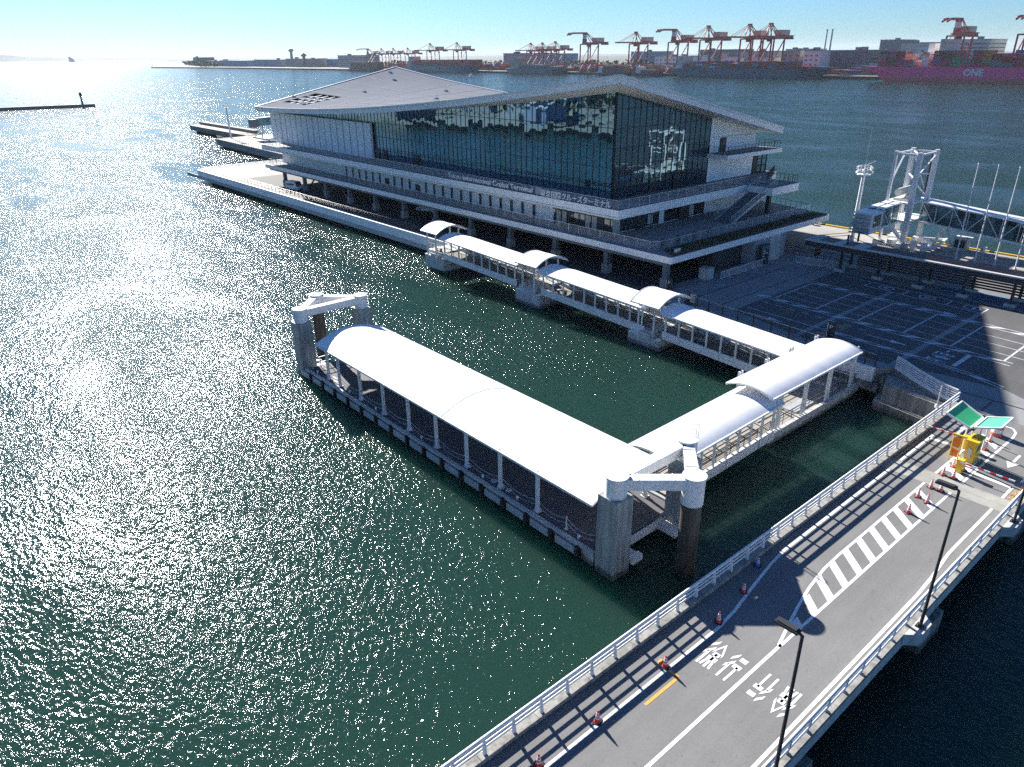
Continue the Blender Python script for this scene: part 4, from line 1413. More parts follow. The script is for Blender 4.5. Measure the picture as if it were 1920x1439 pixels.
# ------------------------------------------------------------------ objects around the terminal
t = thing('information_board', 'tall black information board with white lines beside the lobby wall', 'sign', (91.1, 52.6, LZ))
MB().box(90.2, 92.2, 52.35, 52.75, LZ + .05, LZ + 2.9).build('board', 'dark', t)
mb = MB()
for z, w in ((2.0, .7), (1.65, 1.3), (1.25, .6), (.9, .8)):
    mb.box(90.6, 90.6 + w, 52.32, 52.348, LZ + z, LZ + z + .1)
mb.build('text_line', 'paint', t)
MB().box(90.3, 92.1, 52.32, 52.348, LZ + 2.25, LZ + 2.8).build('map_panel', 'wh_dark', t)
MB().box(90.1, 92.3, 52.3, 52.8, LZ, LZ + .05).build('foot', 'galv', t)

def pylon(lab, x, y, h, w):
    t = thing('sign_pylon', lab, 'sign', (x, y, LZ))
    MB().box(x - .1, x + .1, y - w / 2, y + w / 2, LZ, LZ + h).build('panel', 'dark', t)
    MB().box(x - .12, x - .101, y + w / 2 - .1, y + w / 2 - .04, LZ + .1, LZ + h - .15).build('edge_strip', 'paint', t)
    text_mesh('symbol', 'P', 'paint', lambda v: Vector((x - .105, y + w * .12 - v.x, LZ + h * .62 + v.y)), w * .42, h * .2, parent=t)
    MB().box(x - .25, x + .25, y - w / 2 - .1, y + w / 2 + .1, LZ, LZ + .06).build('base', 'galv', t)
pylon('dark parking sign pylon beside the terminal corner column', 70.9, 53.0, 2.0, .9)
pylon('dark parking sign pylon standing behind the lot fence near the orange lettering', 70.6, 32.0, 1.9, .8)

def barricade():
    t = thing('crowd_barrier', 'x', 'barrier', (0, 0, 0))
    mb = MB()
    mb.path([(-.95, 0, .12), (-.95, 0, 1.0), (.95, 0, 1.0), (.95, 0, .12), (-.95, 0, .12)], .03, 6)
    mb.build('frame', 'steel', t)
    mb = MB()
    for i in range(13):
        mb.tube((-.82 + i * .137, 0, .14), (-.82 + i * .137, 0, .98), .016, 5)
    mb.build('bar', 'steel', t)
    mb = MB()
    for x in (-.7, .7):
        mb.box(x - .03, x + .03, -.25, .25, 0, .05).tube((x, 0, .05), (x, 0, .14), .025, 6)
    mb.build('foot', 'steel', t)
    return t
u = []
bp_ = barricade()
bp_['group'] = 'white barriers by the terminal'
for i in range(5):
    place(bp_, u, (81.8 + i * 1.98, 52.3 + (.1 if i % 2 else 0), LZ), 0, '%s white crowd barrier from the corner plinth toward the information board' % ORD[i])
for i in range(4):
    a = math.atan2(44.6 - 49.8, 96.9 - 95.6)
    place(bp_, u, (95.7 + .28 * i, 49.0 - 1.5 * i, LZ), a + .1 * (i % 2), '%s white crowd barrier from the buttress along the black canopy' % ORD[i])

# parking lot fence: posts, rails and mesh panes
fpts = [(69.0, 47.6), (68.55, 43.6), (68.3, 39.5), (67.9, 35.0), (67.5, 31.0), (67.1, 27.6), (66.75, 25.5)]
t = thing('mesh_fence', 'dark mesh fence between the parking lot and the covered walkway', 'fence', (67.8, 36, LZ))
mb, mr_ = MB(), MB()
def at_f(q):
    q = q * (len(fpts) - 1)
    i = min(int(q), len(fpts) - 2)
    a, b = Vector((*fpts[i], LZ)), Vector((*fpts[i + 1], LZ))
    return a + (b - a) * (q - i)
n = 12
for i in range(n + 1):
    p = at_f(i / n)
    MB().box(p.x - .05, p.x + .05, p.y - .05, p.y + .05, LZ, LZ + 1.3).build('post', 'dark', t)
for z in (.12, 1.25):
    for i in range(n):
        mr_.beam(at_f(i / n) + Vector((0, 0, z)), at_f((i + 1) / n) + Vector((0, 0, z)), .04, .04)
mr_.build('rail', 'galv', t)
for i in range(150):
    p = at_f((i + .5) / 150)
    mb.poly([p + Vector((0, .014, .12)), p + Vector((0, -.014, .12)), p + Vector((0, -.014, 1.25)), p + Vector((0, .014, 1.25))])
mb.build('mesh', 'dark', t, fix=False)
t = thing('notice_board', 'pale notice board on two dark posts at the end of the mesh fence', 'sign', (69.3, 48.0, LZ))
MB().box(69.25, 69.33, 47.6, 48.6, LZ + .3, LZ + 1.35).build('board', 'wh_pale', t)
for y in (47.5, 48.7):
    MB().box(69.24, 69.34, y - .05, y + .05, LZ, LZ + 1.5).build('post', 'dark', t)
t = thing('pier_railing', 'long dark railing along the sea side of the pier', 'railing', (67.2, 130, LZ))
mb = MB()
railing(mb, [(67.3, 50.5, LZ), (67.3, 86, LZ)], 1.1, 3, 2.0, .02, .03)
railing(mb, [(67.3, 92, LZ), (67.2, 204.5, LZ), (71, 207.6, LZ), (97, 208.9, LZ)], 1.1, 4, 1.9, .02, .035)
mb.build('rails', 'dark', t)
t = thing('fire_hydrant_stand', 'dark red equipment stand beside the lowest arched shelter', 'stand', (69.6, 48.9, LZ))
MB().box(69.2, 69.9, 48.5, 49.3, LZ, LZ + .35).build('base', 'dark', t)
MB().box(69.3, 69.8, 48.6, 49.2, LZ + .35, LZ + 1.1).build('cabinet', mat('dull_red', (.20, .03, .025), .6), t)
MB().tube((69.55, 48.9, LZ + 1.1), (69.55, 48.9, LZ + 1.5), .12, 10).build('bell', 'c1', t)

# vehicles
def van(name, lab, cat, x, y, rz, L, Wd, H, hood, group=None):
    t = thing(name, lab, cat, (0, 0, 0), group)
    prof = [(-L / 2, .32), (L / 2, .32), (L / 2, .8), (L / 2 - hood, 1.0), (L / 2 - hood - .55, H), (-L / 2 + .25, H), (-L / 2, H - .3)]
    mb = MB()
    n = len(prof)
    pts = []
    for sgn in (-1, 1):
        for px, pz in prof:
            k = 1 if pz < 1.05 else .9
            pts.append((px, sgn * Wd / 2 * k, pz))
    mb.add(pts, [tuple(reversed(range(n))), tuple(range(n, 2 * n))] + [(i, (i + 1) % n, n + (i + 1) % n, n + i) for i in range(n)])
    body = mb.build('body', 'steel', t)
    for sgn in (-1, 1):
        MB().beam((-L / 2 + .45, sgn * (Wd / 2 * .945), 1.28), (L / 2 - hood - .7, sgn * (Wd / 2 * .945), 1.28), .05, H * .24).build('side_window', 'winglass', t)
        for px in (-L / 2 + .8, L / 2 - .8):
            w = MB().tube((px, sgn * (Wd / 2 - .2), .32), (px, sgn * (Wd / 2 + .02), .32), .32, 16).build('wheel', 'black', t, smooth=40)
            MB().tube((px, sgn * (Wd / 2 - .02), .32), (px, sgn * (Wd / 2 + .03), .32), .18, 10).build('rim', 'galv', w)
        MB().box(L / 2 - .02, L / 2 + .02, sgn * (Wd / 2 - .35) - .14, sgn * (Wd / 2 - .35) + .14, .62, .76).build('headlight', 'paint', t)
    MB().beam((L / 2 - hood - .02, 0, 1.05), (L / 2 - hood - .5, 0, H - .1), Wd * .82, .06, up=(1, 0, 1)).build('windscreen', 'winglass', t)
    MB().box(L / 2 - .03, L / 2 + .06, -Wd / 2 + .05, Wd / 2 - .05, .32, .52).build('bumper', 'wh_dark', t)
    t.location = (x, y, LZ + .01)
    t.rotation_euler = (0, 0, rz)
    return t
van('parked_van', 'white van parked beneath the terminal near the seaward end columns', 'van', 71.2, 157.4, -PI / 2 + .2, 4.4, 1.7, 1.95, .5)
van('parked_car', 'white car parked under the terminal in deep shade', 'car', 78.6, 116.2, PI / 2 + .25, 4.3, 1.7, 1.5, 1.1)

# black canopy along the quay road
t = thing('quay_canopy', 'long black covered walkway with brown corrugated roof beside the lot', 'canopy', (97.4, 10, LZ))
CX0, CX1, CY0, CY1 = 95.4, 99.5, -40.0, 49.0
MB().box(CX0, CX0 + .12, CY0, CY1, 5.55, 6.25).build('fascia', 'navy', t)
MB().box(CX0 - .02, CX0 + .5, CY0, CY1, 6.25, 6.42).box(CX1 - .4, CX1, CY0, CY1, 5.9, 6.1).build('edge_beam', 'wh_pale', t)
mb = MB()
y = CY0
while y < 42.0:
    mb.add([(CX0 + .5, y, 6.30), (CX1 + .15, y, 6.12), (CX1 + .15, y + .13, 6.22), (CX0 + .5, y + .13, 6.40), (CX0 + .5, y + .26, 6.30), (CX1 + .15, y + .26, 6.12)], [(0, 1, 2, 3), (3, 2, 5, 4)])
    y += .26
mb.build('roof', 'brown', t, fix=False)
mb = MB().box(CX0 + .45, CX1, 41.0, 42.6, 6.1, 6.40).box(CX0 + .45, CX1, 44.2, 45.2, 6.1, 6.40).box(CX0 + .45, CX1, 47.6, CY1, 6.1, 6.40)
mb.build('cross_beam', 'wh_pale', t)
MB().box(CX0 + .5, CX1 - .4, 42.6, 44.2, 6.12, 6.30).box(CX0 + .5, CX1 - .4, 45.2, 47.6, 6.12, 6.30).build('dark_panel', 'brown', t)
for i in range(17):
    y = 43.8 - 5.12 * i
    for x in (95.9, 99.0):
        p = MB().box(x - .14, x + .14, y - .14, y + .14, LZ, 6.1).build('post', 'dark', t)
        MB().box(x - .35, x + .35, y - .6, y + .6, LZ, LZ + .35).build('foot', 'pale_concrete', p)
    if i > 1 and i % 2 == 0:
        MB().box(99.1, 99.15, y - .2, y + .2, 4.5, 5.4).build('light_panel', 'paint', t)
mb = MB()
for k in range(9):
    mb.box(99.2, 99.26, -40, 43, LZ + .5 + k * .33, LZ + .72 + k * .33)
mb.build('slat_screen', 'dark', t)
mb = MB().box(96.0, 98.9, -40, 43, 5.45, 5.56)
mb.build('ceiling', 'navy', t)
MB().box(96.8, 98.3, 48.0, 48.08, 3.9, 5.4).build('hanging_board', 'black', t)
mb = MB()
for k, w in enumerate((1.2, 1.0)):
    mb.box(96.95, 96.95 + w, 47.97, 47.999, 4.9 - k * .5, 5.1 - k * .5)
mb.build('board_line', 'dull_orange', t)
for x in (96.2, 99.2):
    m_ = MB().box(x - .1, x + .1, 43.4, 43.6, 6.4, 7.75).build('mast', 'dark', t)
    mb = MB().tube((x, 43.5, 7.7), (x, 48.6, 6.45), .04, 6).tube((x, 43.5, 7.7), (x, 38.8, 6.45), .04, 6)
    mb.build('tie_rod', 'dark', m_)
struct(sheet(MB(), [(95.5, -44), (99.5, -44), (99.5, 31.0), (95.5, 31.0)], Z1 + .004), 'blue_path', 'bluemat', fix=False)
t = thing('low_fence', 'thin post and rail fence in front of the black canopy', 'fence', (95.1, 15, LZ))
mb = MB()
railing(mb, [(95.2, 42.5, LZ), (95.2, -40, LZ)], .9, 2, 1.7, .015, .025)
mb.build('rails', 'brown', t)
t = thing('canopy_gate_railing', 'dark railing closing the gap under the black canopy end', 'railing', (99, 47, LZ))
mb = MB()
railing(mb, [(99.3, 44.2, LZ), (99.3, 52.5, LZ)], 1.3, 2, .9, .03, .04)
mb.build('rails', 'dark', t)

# flagpoles
u = []
fp = thing('flagpole', 'x', 'flagpole', (0, 0, 0), 'flagpoles on the quay')
MB().tube((0, 0, 0), (0, 0, 13.05), .10, 10, .05).build('pole', 'steel', fp, smooth=40)
MB().lathe((0, 0, 13.05), [(.0, 0), (.09, .03), (.11, .09), (.07, .16), (0, .18)], 10).build('finial', 'galv', fp, smooth=60)
MB().lathe((0, 0, 0), [(.2, 0), (.2, .1), (.12, .16)], 10).build('base', 'galv', fp)
for i, y in enumerate((35.8, 33.35, 30.85, 28.3)):
    place(fp, u, (113.9, y, LZ), 0, ['bare white flagpole nearest the boarding tower', 'second bare flagpole from the boarding tower', 'third bare flagpole from the boarding tower', 'bare flagpole farthest from the boarding tower, cut by the picture edge'][i])

# tall floodlight mast
def mast(lab, x, y, h):
    t = thing('floodlight_mast', lab, 'light mast', (x, y, LZ))
    MB().tube((x, y, LZ), (x, y, LZ + h), .34, 16, .24).build('column', 'steel', t, smooth=40)
    mb = MB()
    for z in (h - .2, h + .45, h + 1.0):
        n = 12
        for i in range(n):
            a, b = 2 * PI * i / n, 2 * PI * (i + 1) / n
            mb.beam((x + .95 * cos(a), y + .95 * sin(a), LZ + z), (x + .95 * cos(b), y + .95 * sin(b), LZ + z), .06, .06)
    mb.tube((x, y, LZ + h - .25), (x, y, LZ + h - .15), .95, 16)
    for i in range(6):
        a = 2 * PI * i / 6
        mb.tube((x + .95 * cos(a), y + .95 * sin(a), LZ + h - .2), (x + .95 * cos(a), y + .95 * sin(a), LZ + h + 1.0), .035, 6)
    mb.tube((x, y, LZ + h), (x, y, LZ + h + 1.2), .12, 8)
    mb.build('platform', 'steel', t)
    for i in range(6):
        a = 2 * PI * (i + .5) / 6
        c = Vector((x + 1.15 * cos(a), y + 1.15 * sin(a), LZ + h + .2 + .45 * (i % 2)))
        MB().beam(c - Vector((.2 * sin(a), -.2 * cos(a), 0)), c + Vector((.2 * sin(a), -.2 * cos(a), 0)), .28, .34).build('floodlight', 'paint', t)
    mb = MB().tube((x, y, LZ + h + 1.2), (x, y, LZ + h + 6.5), .025, 6).tube((x, y, LZ + h + 1.1), (x + 1.3, y - .9, LZ + h + 1.7), .05, 6)
    mb.build('antenna', 'galv', t)
mast('white floodlight mast with ring platform beside the boarding tower', 113.6, 50.8, 10.4)
mast('distant grey floodlight mast on the rear quay at the seaward end', 105.1, 281.7, 10.6)

# boarding bridge tower with tunnels
t = thing('boarding_bridge', 'white steel boarding bridge tower with glazed tunnel and cab', 'boarding bridge', (118, 45, LZ))
bx = (115.2, 121.0)
by = (43.9, 47.3)
TZ = 16.2
for x in bx:
    for y in by:
        w = .62 if (y < 44 and x < 116) or x > 120 else .38
        MB().box(x - w / 2, x + w / 2, y - w / 2, y + w / 2, LZ + .7, TZ).build('leg', 'steel', t)
        MB().box(x - .5, x + .5, y - .8, y + .8, LZ, LZ + .7).build('wheel_box', 'wh_pale', t)
mb = MB()
for y in by:
    mb.beam((bx[0], y, TZ), (bx[1], y, TZ), .22, .25)
for x in bx:
    mb.beam((x, by[0], TZ), (x, by[1], TZ), .22, .25)
mb.beam((bx[0], by[0], TZ), (bx[1], by[1], TZ), .12, .12).beam((bx[0], by[1], TZ), (118, by[0], TZ), .12, .12)
for x in bx:
    for y in by:
        mb.box(x - .28, x + .28, y - .28, y + .28, TZ - .1, TZ + .35)
mb.build('top_frame', 'steel', t)
mb = MB()
mb.beam((bx[0], by[1], 12.2), (118.4, by[1], TZ), .22, .22)
mb.beam((bx[1], by[0], 13.0), (bx[0], by[0], TZ - 2.5), .16, .16).beam((bx[0], by[0], 13), (bx[1], by[0], TZ - .3), .16, .16)
mb.beam((bx[0], by[0], 12.8), (bx[1], by[1], 12.8), .14, .14).beam((bx[1], by[1], 12.6), (bx[1], by[0], 9.5), .16, .16)
mb.beam((bx[1], by[0], 9.4), (bx[1], by[1], TZ), .16, .16)
mb.beam((bx[0], by[0], 4.0), (bx[0], by[1], 7.0), .2, .2).beam((bx[0], by[1], 3.6), (bx[0] - 3.5, 46.2, 6.6), .25, .25).beam((bx[0], by[0], 3.6), (bx[0] - 3.2, 45.2, 6.6), .25, .25)
mb.beam((bx[1], by[0], LZ + .6), (bx[1] + 2.2, 40.5, LZ + .5), .3, .3).beam((bx[0], by[0], LZ + .6), (bx[0] - .3, 39.5, LZ + .6), .3, .3).beam((bx[0], 39.5, LZ + .6), (bx[1] + 2, 40.5, LZ + .6), .35, .35)
for y in (38.8, 41.2):
    mb.beam((120.2, y, LZ + .4), (119.6, 40.0, 6.3), .3, .3)
mb.build('brace', 'steel', t)
MB().box(116.6, 117.4, 44.2, 44.9, LZ + .7, 9.2).build('lift_shaft', 'steel', t)
MB().box(bx[1] - .3, bx[1] + .55, by[0] - .2, by[0] + .55, 10.4, TZ - .1).build('guide_rail', 'dark', t)
MB().box(115.0, 121.8, 43.6, 47.6, 6.55, 6.8).box(115.0, 121.8, 43.6, 47.6, 9.2, 9.4).build('platform', 'steel', t)
mb = MB().box(116.2, 119.8, 44.3, 46.9, 9.4, 9.75)
for x in (117.0, 118.0, 119.0):
    mb.lathe((x, 45.2, 9.7), [(.4, 0), (.42, .35), (.3, .5)], 12)
mb.tube((116.3, 46.4, 10.6), (120.4, 46.4, 10.6), .55, 14)
mb.build('winch', 'wh_pale', t)
def tunnel(name, p, q, w, h, par, n=8):
    p, q = Vector(p), Vector(q)
    d = (q - p).normalized()
    s = d.cross(Vector((0, 0, 1))).normalized()
    up = Vector((0, 0, 1))
    r = MB().beam(p + up * h / 2, q + up * h / 2, w * .86, h * .9).build(name, 'tunnelglass', par)
    mb = MB()
    for sg in (-1, 1):
        mb.beam(p + s * sg * w * .3 + up * (h + .04), q + s * sg * w * .3 + up * (h + .04), w * .42, .16)
    mb.build('tunnel_roof', 'steel', r)
    mb = MB()
    for sg in (-1, 1):
        e = s * sg * w / 2
        mb.beam(p + e + up * h, q + e + up * h, .16, .18).beam(p + e, q + e, .18, .25)
        L = (q - p).length
        k = max(2, int(L / 2.2))
        for i in range(k):
            a, b = p + d * L * i / k + e, p + d * L * (i + 1) / k + e
            mb.beam(a, b + up * h, .09, .09) if i % 2 else mb.beam(a + up * h, b, .09, .09)
            mb.beam(a, a + up * h, .07, .07)
    mb.build('truss', 'steel', r)
    return r
tunnel('long_tunnel', (119.8, 43.4, 6.4), (119.8, 8.0, 3.6), 3.2, 2.9, t)
tunnel('short_tunnel', (115.1, 46.2, 6.5), (109.0, 46.2, 6.4), 2.2, 2.8, t)
c = MB().box(105.4, 109.0, 44.9, 47.3, 6.1, 8.9).build('cab', 'steel', t)
MB().box(105.2, 109.2, 44.7, 47.5, 8.9, 9.05).build('cab_roof', 'steel', c)
mb = MB()
for k in range(2, 6):
    mb.box(104.9 + .09 * (k % 2), 105.4, 44.9, 47.3, 6.1 + k * .45, 6.45 + k * .45)
mb.build('bellows', 'wh_pale', c)
mb = MB()
for k in range(5):
    mb.tube((104.7, 44.7, 6.3 + k * .4), (104.7, 47.5, 6.3 + k * .4), .10, 6)
mb.build('buffer', 'wh_pale', c)
MB().box(106.2, 108.4, 44.85, 44.898, 7.0, 8.6).build('cab_window', 'winglass', c)
random.seed(3)
mb = MB()
for k in range(16):                                           # machinery heaped on the undercarriage
    x, y, z = random.uniform(112.5, 121), random.uniform(40.5, 47), LZ + random.uniform(.2, 1.2)
    s = random.uniform(.25, .7)
    mb.box(x - s, x + s, y - s * .7, y + s * .7, LZ, z + s * .4)
mb.build('undercarriage', 'steel', t)
t = thing('control_cabin', 'small dark windowed control hut on the quay edge by the tower', 'hut', (120.5, 37.6, LZ))
MB().box(119.6, 121.2, 36.6, 38.4, LZ, LZ + 1.7).build('walls', 'wh_pale', t)
MB().box(119.55, 119.598, 36.8, 37.45, LZ + .4, LZ + 1.5).box(119.55, 119.598, 37.6, 38.2, LZ + .4, LZ + 1.5).build('window', 'winglass', t)
MB().box(119.4, 121.4, 36.4, 38.6, LZ + 1.7, LZ + 1.82).build('roof', 'paint', t)
u = []
bo = thing('mooring_bollard', 'x', 'bollard', (0, 0, 0), 'white bollards on the quay')
MB().lathe((0, 0, 0), [(.5, 0), (.5, .08), (.3, .12), (.28, .5), (.34, .55)], 16).build('stem', 'paint', bo, smooth=40)
MB().lathe((0, 0, .5), [(.3, 0), (.55, .12), (.5, .3), (0, .36)], 16).build('head', 'paint', bo, smooth=40)
for y, lb in ((61.5, 'white mooring bollard on the quay edge just right of the terminal'), (34.6, 'white mooring bollard on the quay edge behind the flagpoles')):
    place(bo, u, (120.6, y, LZ), 0, lb)

# people under the terminal
def person(lab, x, y, shirt):
    t = thing('person', lab, 'person', (x, y, LZ + .005))
    me = bpy.data.meshes.new('body')
    vv = [(0, 0, .92), (0, 0, 1.15), (0, 0, 1.40), (0, 0, 1.52), (0, .01, 1.66), (.10, 0, .86), (.11, .02, .48), (.10, 0, .08), (.10, .12, .04), (-.10, 0, .86), (-.11, -.03, .48), (-.10, -.04, .08), (-.10, .08, .04),
          (.19, 0, 1.38), (.24, 0, 1.10), (.24, .06, .86), (-.19, 0, 1.38), (-.24, 0, 1.10), (-.24, .06, .86), (0, .01, 1.76)]
    rr = [.15, .14, .16, .06, .10, .10, .07, .05, .04, .10, .07, .05, .04, .065, .05, .04, .065, .05, .04, .07]
    ee = [(0, 1), (1, 2), (2, 3), (3, 4), (4, 19), (0, 5), (5, 6), (6, 7), (7, 8), (0, 9), (9, 10), (10, 11), (11, 12), (2, 13), (13, 14), (14, 15), (2, 16), (16, 17), (17, 18)]
    me.from_pydata(vv, ee, [])
    o = bpy.data.objects.new('body', me)
    COL.objects.link(o)
    o.parent = t
    sk = o.modifiers.new('skin', 'SKIN')
    for i, d in enumerate(me.skin_vertices[0].data):
        d.radius = (rr[i], rr[i])
        d.use_root = i == 0
    o.modifiers.new('sub', 'SUBSURF').levels = 1
    me.materials.append(M[shirt])
    W[o.name] = Vector((x, y, LZ))
person('person in red clothing standing beside a terminal column', 73.9, 126.4, 'c1')
person('person in white clothing standing near the parked car under the terminal', 74.6, 117.2, 'wh_pale')
# ------------------------------------------------------------------ rear quay and jetties
mb = MB().prism([(113.2, 350), (121.0, 356), (121.0, 290), (112.8, 286)], .9, 2.8)
mb.box(118.2, 120.8, 292, 352, 2.8, 3.9)
tag(mb.build('rear_jetty', 'rock', origin=(117, 320, 0)), 'long low concrete jetty beyond the rear quay, open water around it', 'jetty')
struct(MB().prism([(114, 345), (120, 350), (120, 288), (114, 284)], -2, .9), 'jetty_underside', 'black')
t = thing('rear_boarding_bridge', 'half hidden glazed boarding bridge at the seaward end of the terminal', 'boarding bridge', (114, 272, LZ))
tunnel('tunnel', (111.0, 270.5, 7.2), (119.5, 270.5, 7.6), 2.4, 2.7, t)
MB().box(108.6, 111.0, 269.2, 271.9, 6.8, 9.6).build('cab', 'wh_dark', t)
mb = MB()
for x, y in ((111.3, 268), (111.3, 275), (118.5, 268), (118.5, 275)):
    mb.beam((x, y, LZ), (113.5 if x < 115 else 117, 271, 7), .35, .35)
mb.build('leg', 'steel', t)
MB().box(111, 121, 265, 276, LZ, LZ + .5).box(114.5, 121, 262, 270, 11, 11.3).box(117, 121, 262, 270, 11.3, 13).build('platform', 'wh_pale', t)
t = thing('rear_railing', 'dark railing along the rear quay edge', 'railing', (100, 250, LZ))
mb = MB()
railing(mb, [(97.3, 211, LZ), (100.2, 282.5, LZ), (121, 285.5, LZ)], 1.1, 3, 2.2, .03, .05)
mb.build('rails', 'brown', t)
mb = MB()
for i in range(30):
    for x in (98.2, 99.6):
        y = 211 + i * 2.35
        mb.tube((x + (y - 211) * .04, y, -2), (x + (y - 211) * .04, y, .62), .35, 8)
struct(mb, 'quay_piling', 'void')
# breakwater with a light
mb = MB().prism([(-180, 617), (129.5, 588), (130.5, 590), (129.8, 593), (-180, 623)], -1, 1.9)
tag(mb.build('breakwater', 'rock', origin=(0, 603, 0)), 'long dark breakwater reaching out across the glittering water', 'breakwater')
t = thing('harbour_light', 'small dark harbour light on the breakwater tip', 'beacon', (123, 590.6, 1.9))
MB().tube((123, 590.6, 1.9), (123, 590.6, 6.6), .75, 10, .5).build('tower', 'wh_dark', t)
MB().box(121.6, 124.4, 589.2, 592, 6.6, 6.9).tube((123, 590.6, 6.9), (123, 590.6, 8.9), .95, 10, .9).build('lantern', 'dark', t)
MB().tube((123, 590.6, 8.9), (123, 590.6, 9.6), .9, 10, .1).build('cap', 'dark', t)

# ------------------------------------------------------------------ far container port
QX = 892.0
struct(MB().prism([(QX, -600), (QX, 1600), (890, 2250), (815, 2800), (900, 3050), (1250, 4300), (6000, 9000), (9000, 3000), (9000, -3000), (900, -3000)], -2, 3.0), 'port_ground', 'land')
struct(MB().prism([(-9000, 9000), (1350, 9300), (1485, 9994), (3600, 9000), (3600, 12600), (-9000, 12600)], -2, 3.5), 'far_shore', 'land')
mb = MB()
random.seed(21)
hp = []
for i in range(90):
    f = i / 89
    ang = R(100 - 62 * f)
    d = 14200
    base = 92 if f < .28 else max(16, 92 - (f - .28) * 420)
    h = base * (.86 + .16 * sin(i * .55) + .08 * sin(i * 1.7 + 1) + random.uniform(-.04, .04))
    hp.append((d * cos(ang), d * sin(ang), h))
for a, b in zip(hp, hp[1:]):
    k = 1.09
    mb.poly([(a[0] * .97, a[1] * .97, -1), (b[0] * .97, b[1] * .97, -1), (b[0], b[1], b[2]), (a[0], a[1], a[2])])
    mb.poly([(a[0], a[1], a[2]), (b[0], b[1], b[2]), (b[0] * k, b[1] * k, -1), (a[0] * k, a[1] * k, -1)])
struct(mb, 'hills', 'hill', fix=False)
t = thing('ventilation_tower', 'pale blue sail shaped tower standing on the far horizon', 'tower', (1913, 9205, 0))
mb = MB()
for k in range(8):
    z0, z1 = k * 6.5, (k + 1) * 6.5
    w0, w1 = 44 * (1 - (k / 8) ** 2.2) + 4, 44 * (1 - ((k + 1) / 8) ** 2.2) + 4
    mb.add([(1890, 9205 - 20, z0), (1890 + w0, 9205 - 20, z0), (1890 + w0, 9225, z0), (1890, 9225, z0), (1890, 9185, z1), (1890 + w1, 9185, z1), (1890 + w1, 9225, z1), (1890, 9225, z1)],
           [(0, 1, 5, 4), (1, 2, 6, 5), (2, 3, 7, 6), (3, 0, 4, 7), (4, 5, 6, 7)])
mb.build('shell', 'wh_blue', t)

def crane(kind):
    """quay crane: x towards the land, boom over the water at negative x, girder at 43 m"""
    t = thing('gantry_crane', 'x', 'crane', (0, 0, 0), 'red gantry cranes along the far quay')
    for x in (-12, 12):
        for y in (-9, 9):
            MB().beam((x, y, 0), (x, y, 42), 1.5, 1.5).build('leg', 'crane', t)
    mb = MB()
    for y in (-9, 9):
        mb.beam((-12, y, 13), (12, y, 13), 1.4, 1.6).beam((-12, y, 42), (12, y, 42), 1.3, 1.4)
        mb.beam((-12, y, 14), (12, y, 41), 1.0, 1.0)
    for x in (-12, 12):
        mb.beam((x, -9, 13), (x, 9, 13), 1.4, 1.6).beam((x, -9, 42), (x, 9, 42), 1.4, 1.6)
    mb.beam((-12, -9, 1), (-12, 9, 1), 1.6, 2).beam((12, -9, 1), (12, 9, 1), 1.6, 2)
    mb.build('portal', 'crane', t)
    mb = MB()
    for y in (-9, 9):
        mb.beam((-12.2, y, 2), (-12.2, y, 12), 1.7, 1.7)
        mb.beam((-12, y, 3), (-4, y, 13), .9, .9)
    mb.build('lower_leg', 'wh_white', t)
    mb = MB()
    for y in (-3, 3):
        mb.beam((-14, y, 44), (42, y, 44), 1.1, 2.2)
    for x in range(-12, 44, 6):
        mb.beam((x, -3, 44), (x, 3, 44), .6, 1.2)
    mb.build('girder', 'crane', t)
    MB().box(11, 30, -5, 5, 46.2, 52).build('machine_house', 'cranebeige', t)
    MB().box(11.5, 29.5, -4.5, 4.5, 45.2, 46.2).build('house_base', 'crane', t)
    mb = MB()
    if kind == 'A':
        for y in (-3.5, 3.5):
            mb.beam((-12, y, 44), (-8, y * .5, 58.5), 1.0, 1.0).beam((2, y, 44), (-8, y * .5, 58.5), .8, .8).beam((12, y, 45), (-8, y * .5, 58.5), .6, .6)
        mb.box(-9.5, -6.5, -2.5, 2.5, 58, 59.6)
        mb.build('apex_frame', 'crane', t)
        mb = MB()
        for y in (-3, 3):
            mb.beam((-52, y, 44), (-14, y, 44), 1.0, 1.9)
        for x in range(-50, -14, 6):
            mb.beam((x, -3, 44), (x, 3, 44), .6, 1.0)
        mb.build('boom', 'crane', t)
        mb = MB()
        for y in (-1.8, 1.8):
            mb.beam((-8, y, 58.5), (-44, y * 1.5, 45), .45, .45).beam((-8, y, 58.5), (-24, y * 1.5, 45), .4, .4)
        mb.build('stay', 'crane', t)
        MB().box(-10, -6, -2.5, 2.5, 38.5, 42).build('trolley_cab', 'dark', t)
    else:
        mb.box(-13.5, -9.5, -3.2, 3.2, 43, 50)
        mb.build('mast_base', 'crane', t)
        MB().box(-13.2, -9.8, -2.8, 2.8, 50, 56).build('mast', 'wh_white', t)
        mb = MB().box(-13.6, -8, -3, 3, 56, 59.4)
        for y in (-2.4, 2.4):
            mb.beam((-10, y, 58.6), (-40, y, 58.2), 1.2, 2.4).beam((-40, y, 58.2), (-50, y, 55.4), 1.1, 2.0)
        for x in range(-48, -12, 6):
            mb.beam((x, -2.4, 58), (x, 2.4, 58), .6, 1.2)
        mb.build('folded_boom', 'crane', t)
        mb = MB()
        for y in (-2.5, 2.5):
            mb.beam((-8.5, y, 58.5), (6, y, 45), .8, .8).beam((-8.5, y, 58.5), (16, y, 46), .6, .6)
        mb.build('stay', 'crane', t)
        MB().box(-4, 0, -2.5, 2.5, 38.5, 42).build('trolley_cab', 'dark', t)
    mb = MB()
    for k in range(5):
        mb.box(32 + k * 2.2, 33.4 + k * 2.2, -4, 4, 41.2, 43)
    mb.box(31, 42.5, -4.6, 4.6, 45.2, 45.9)
    mb.build('rear_platform', 'dark', t)
    return t
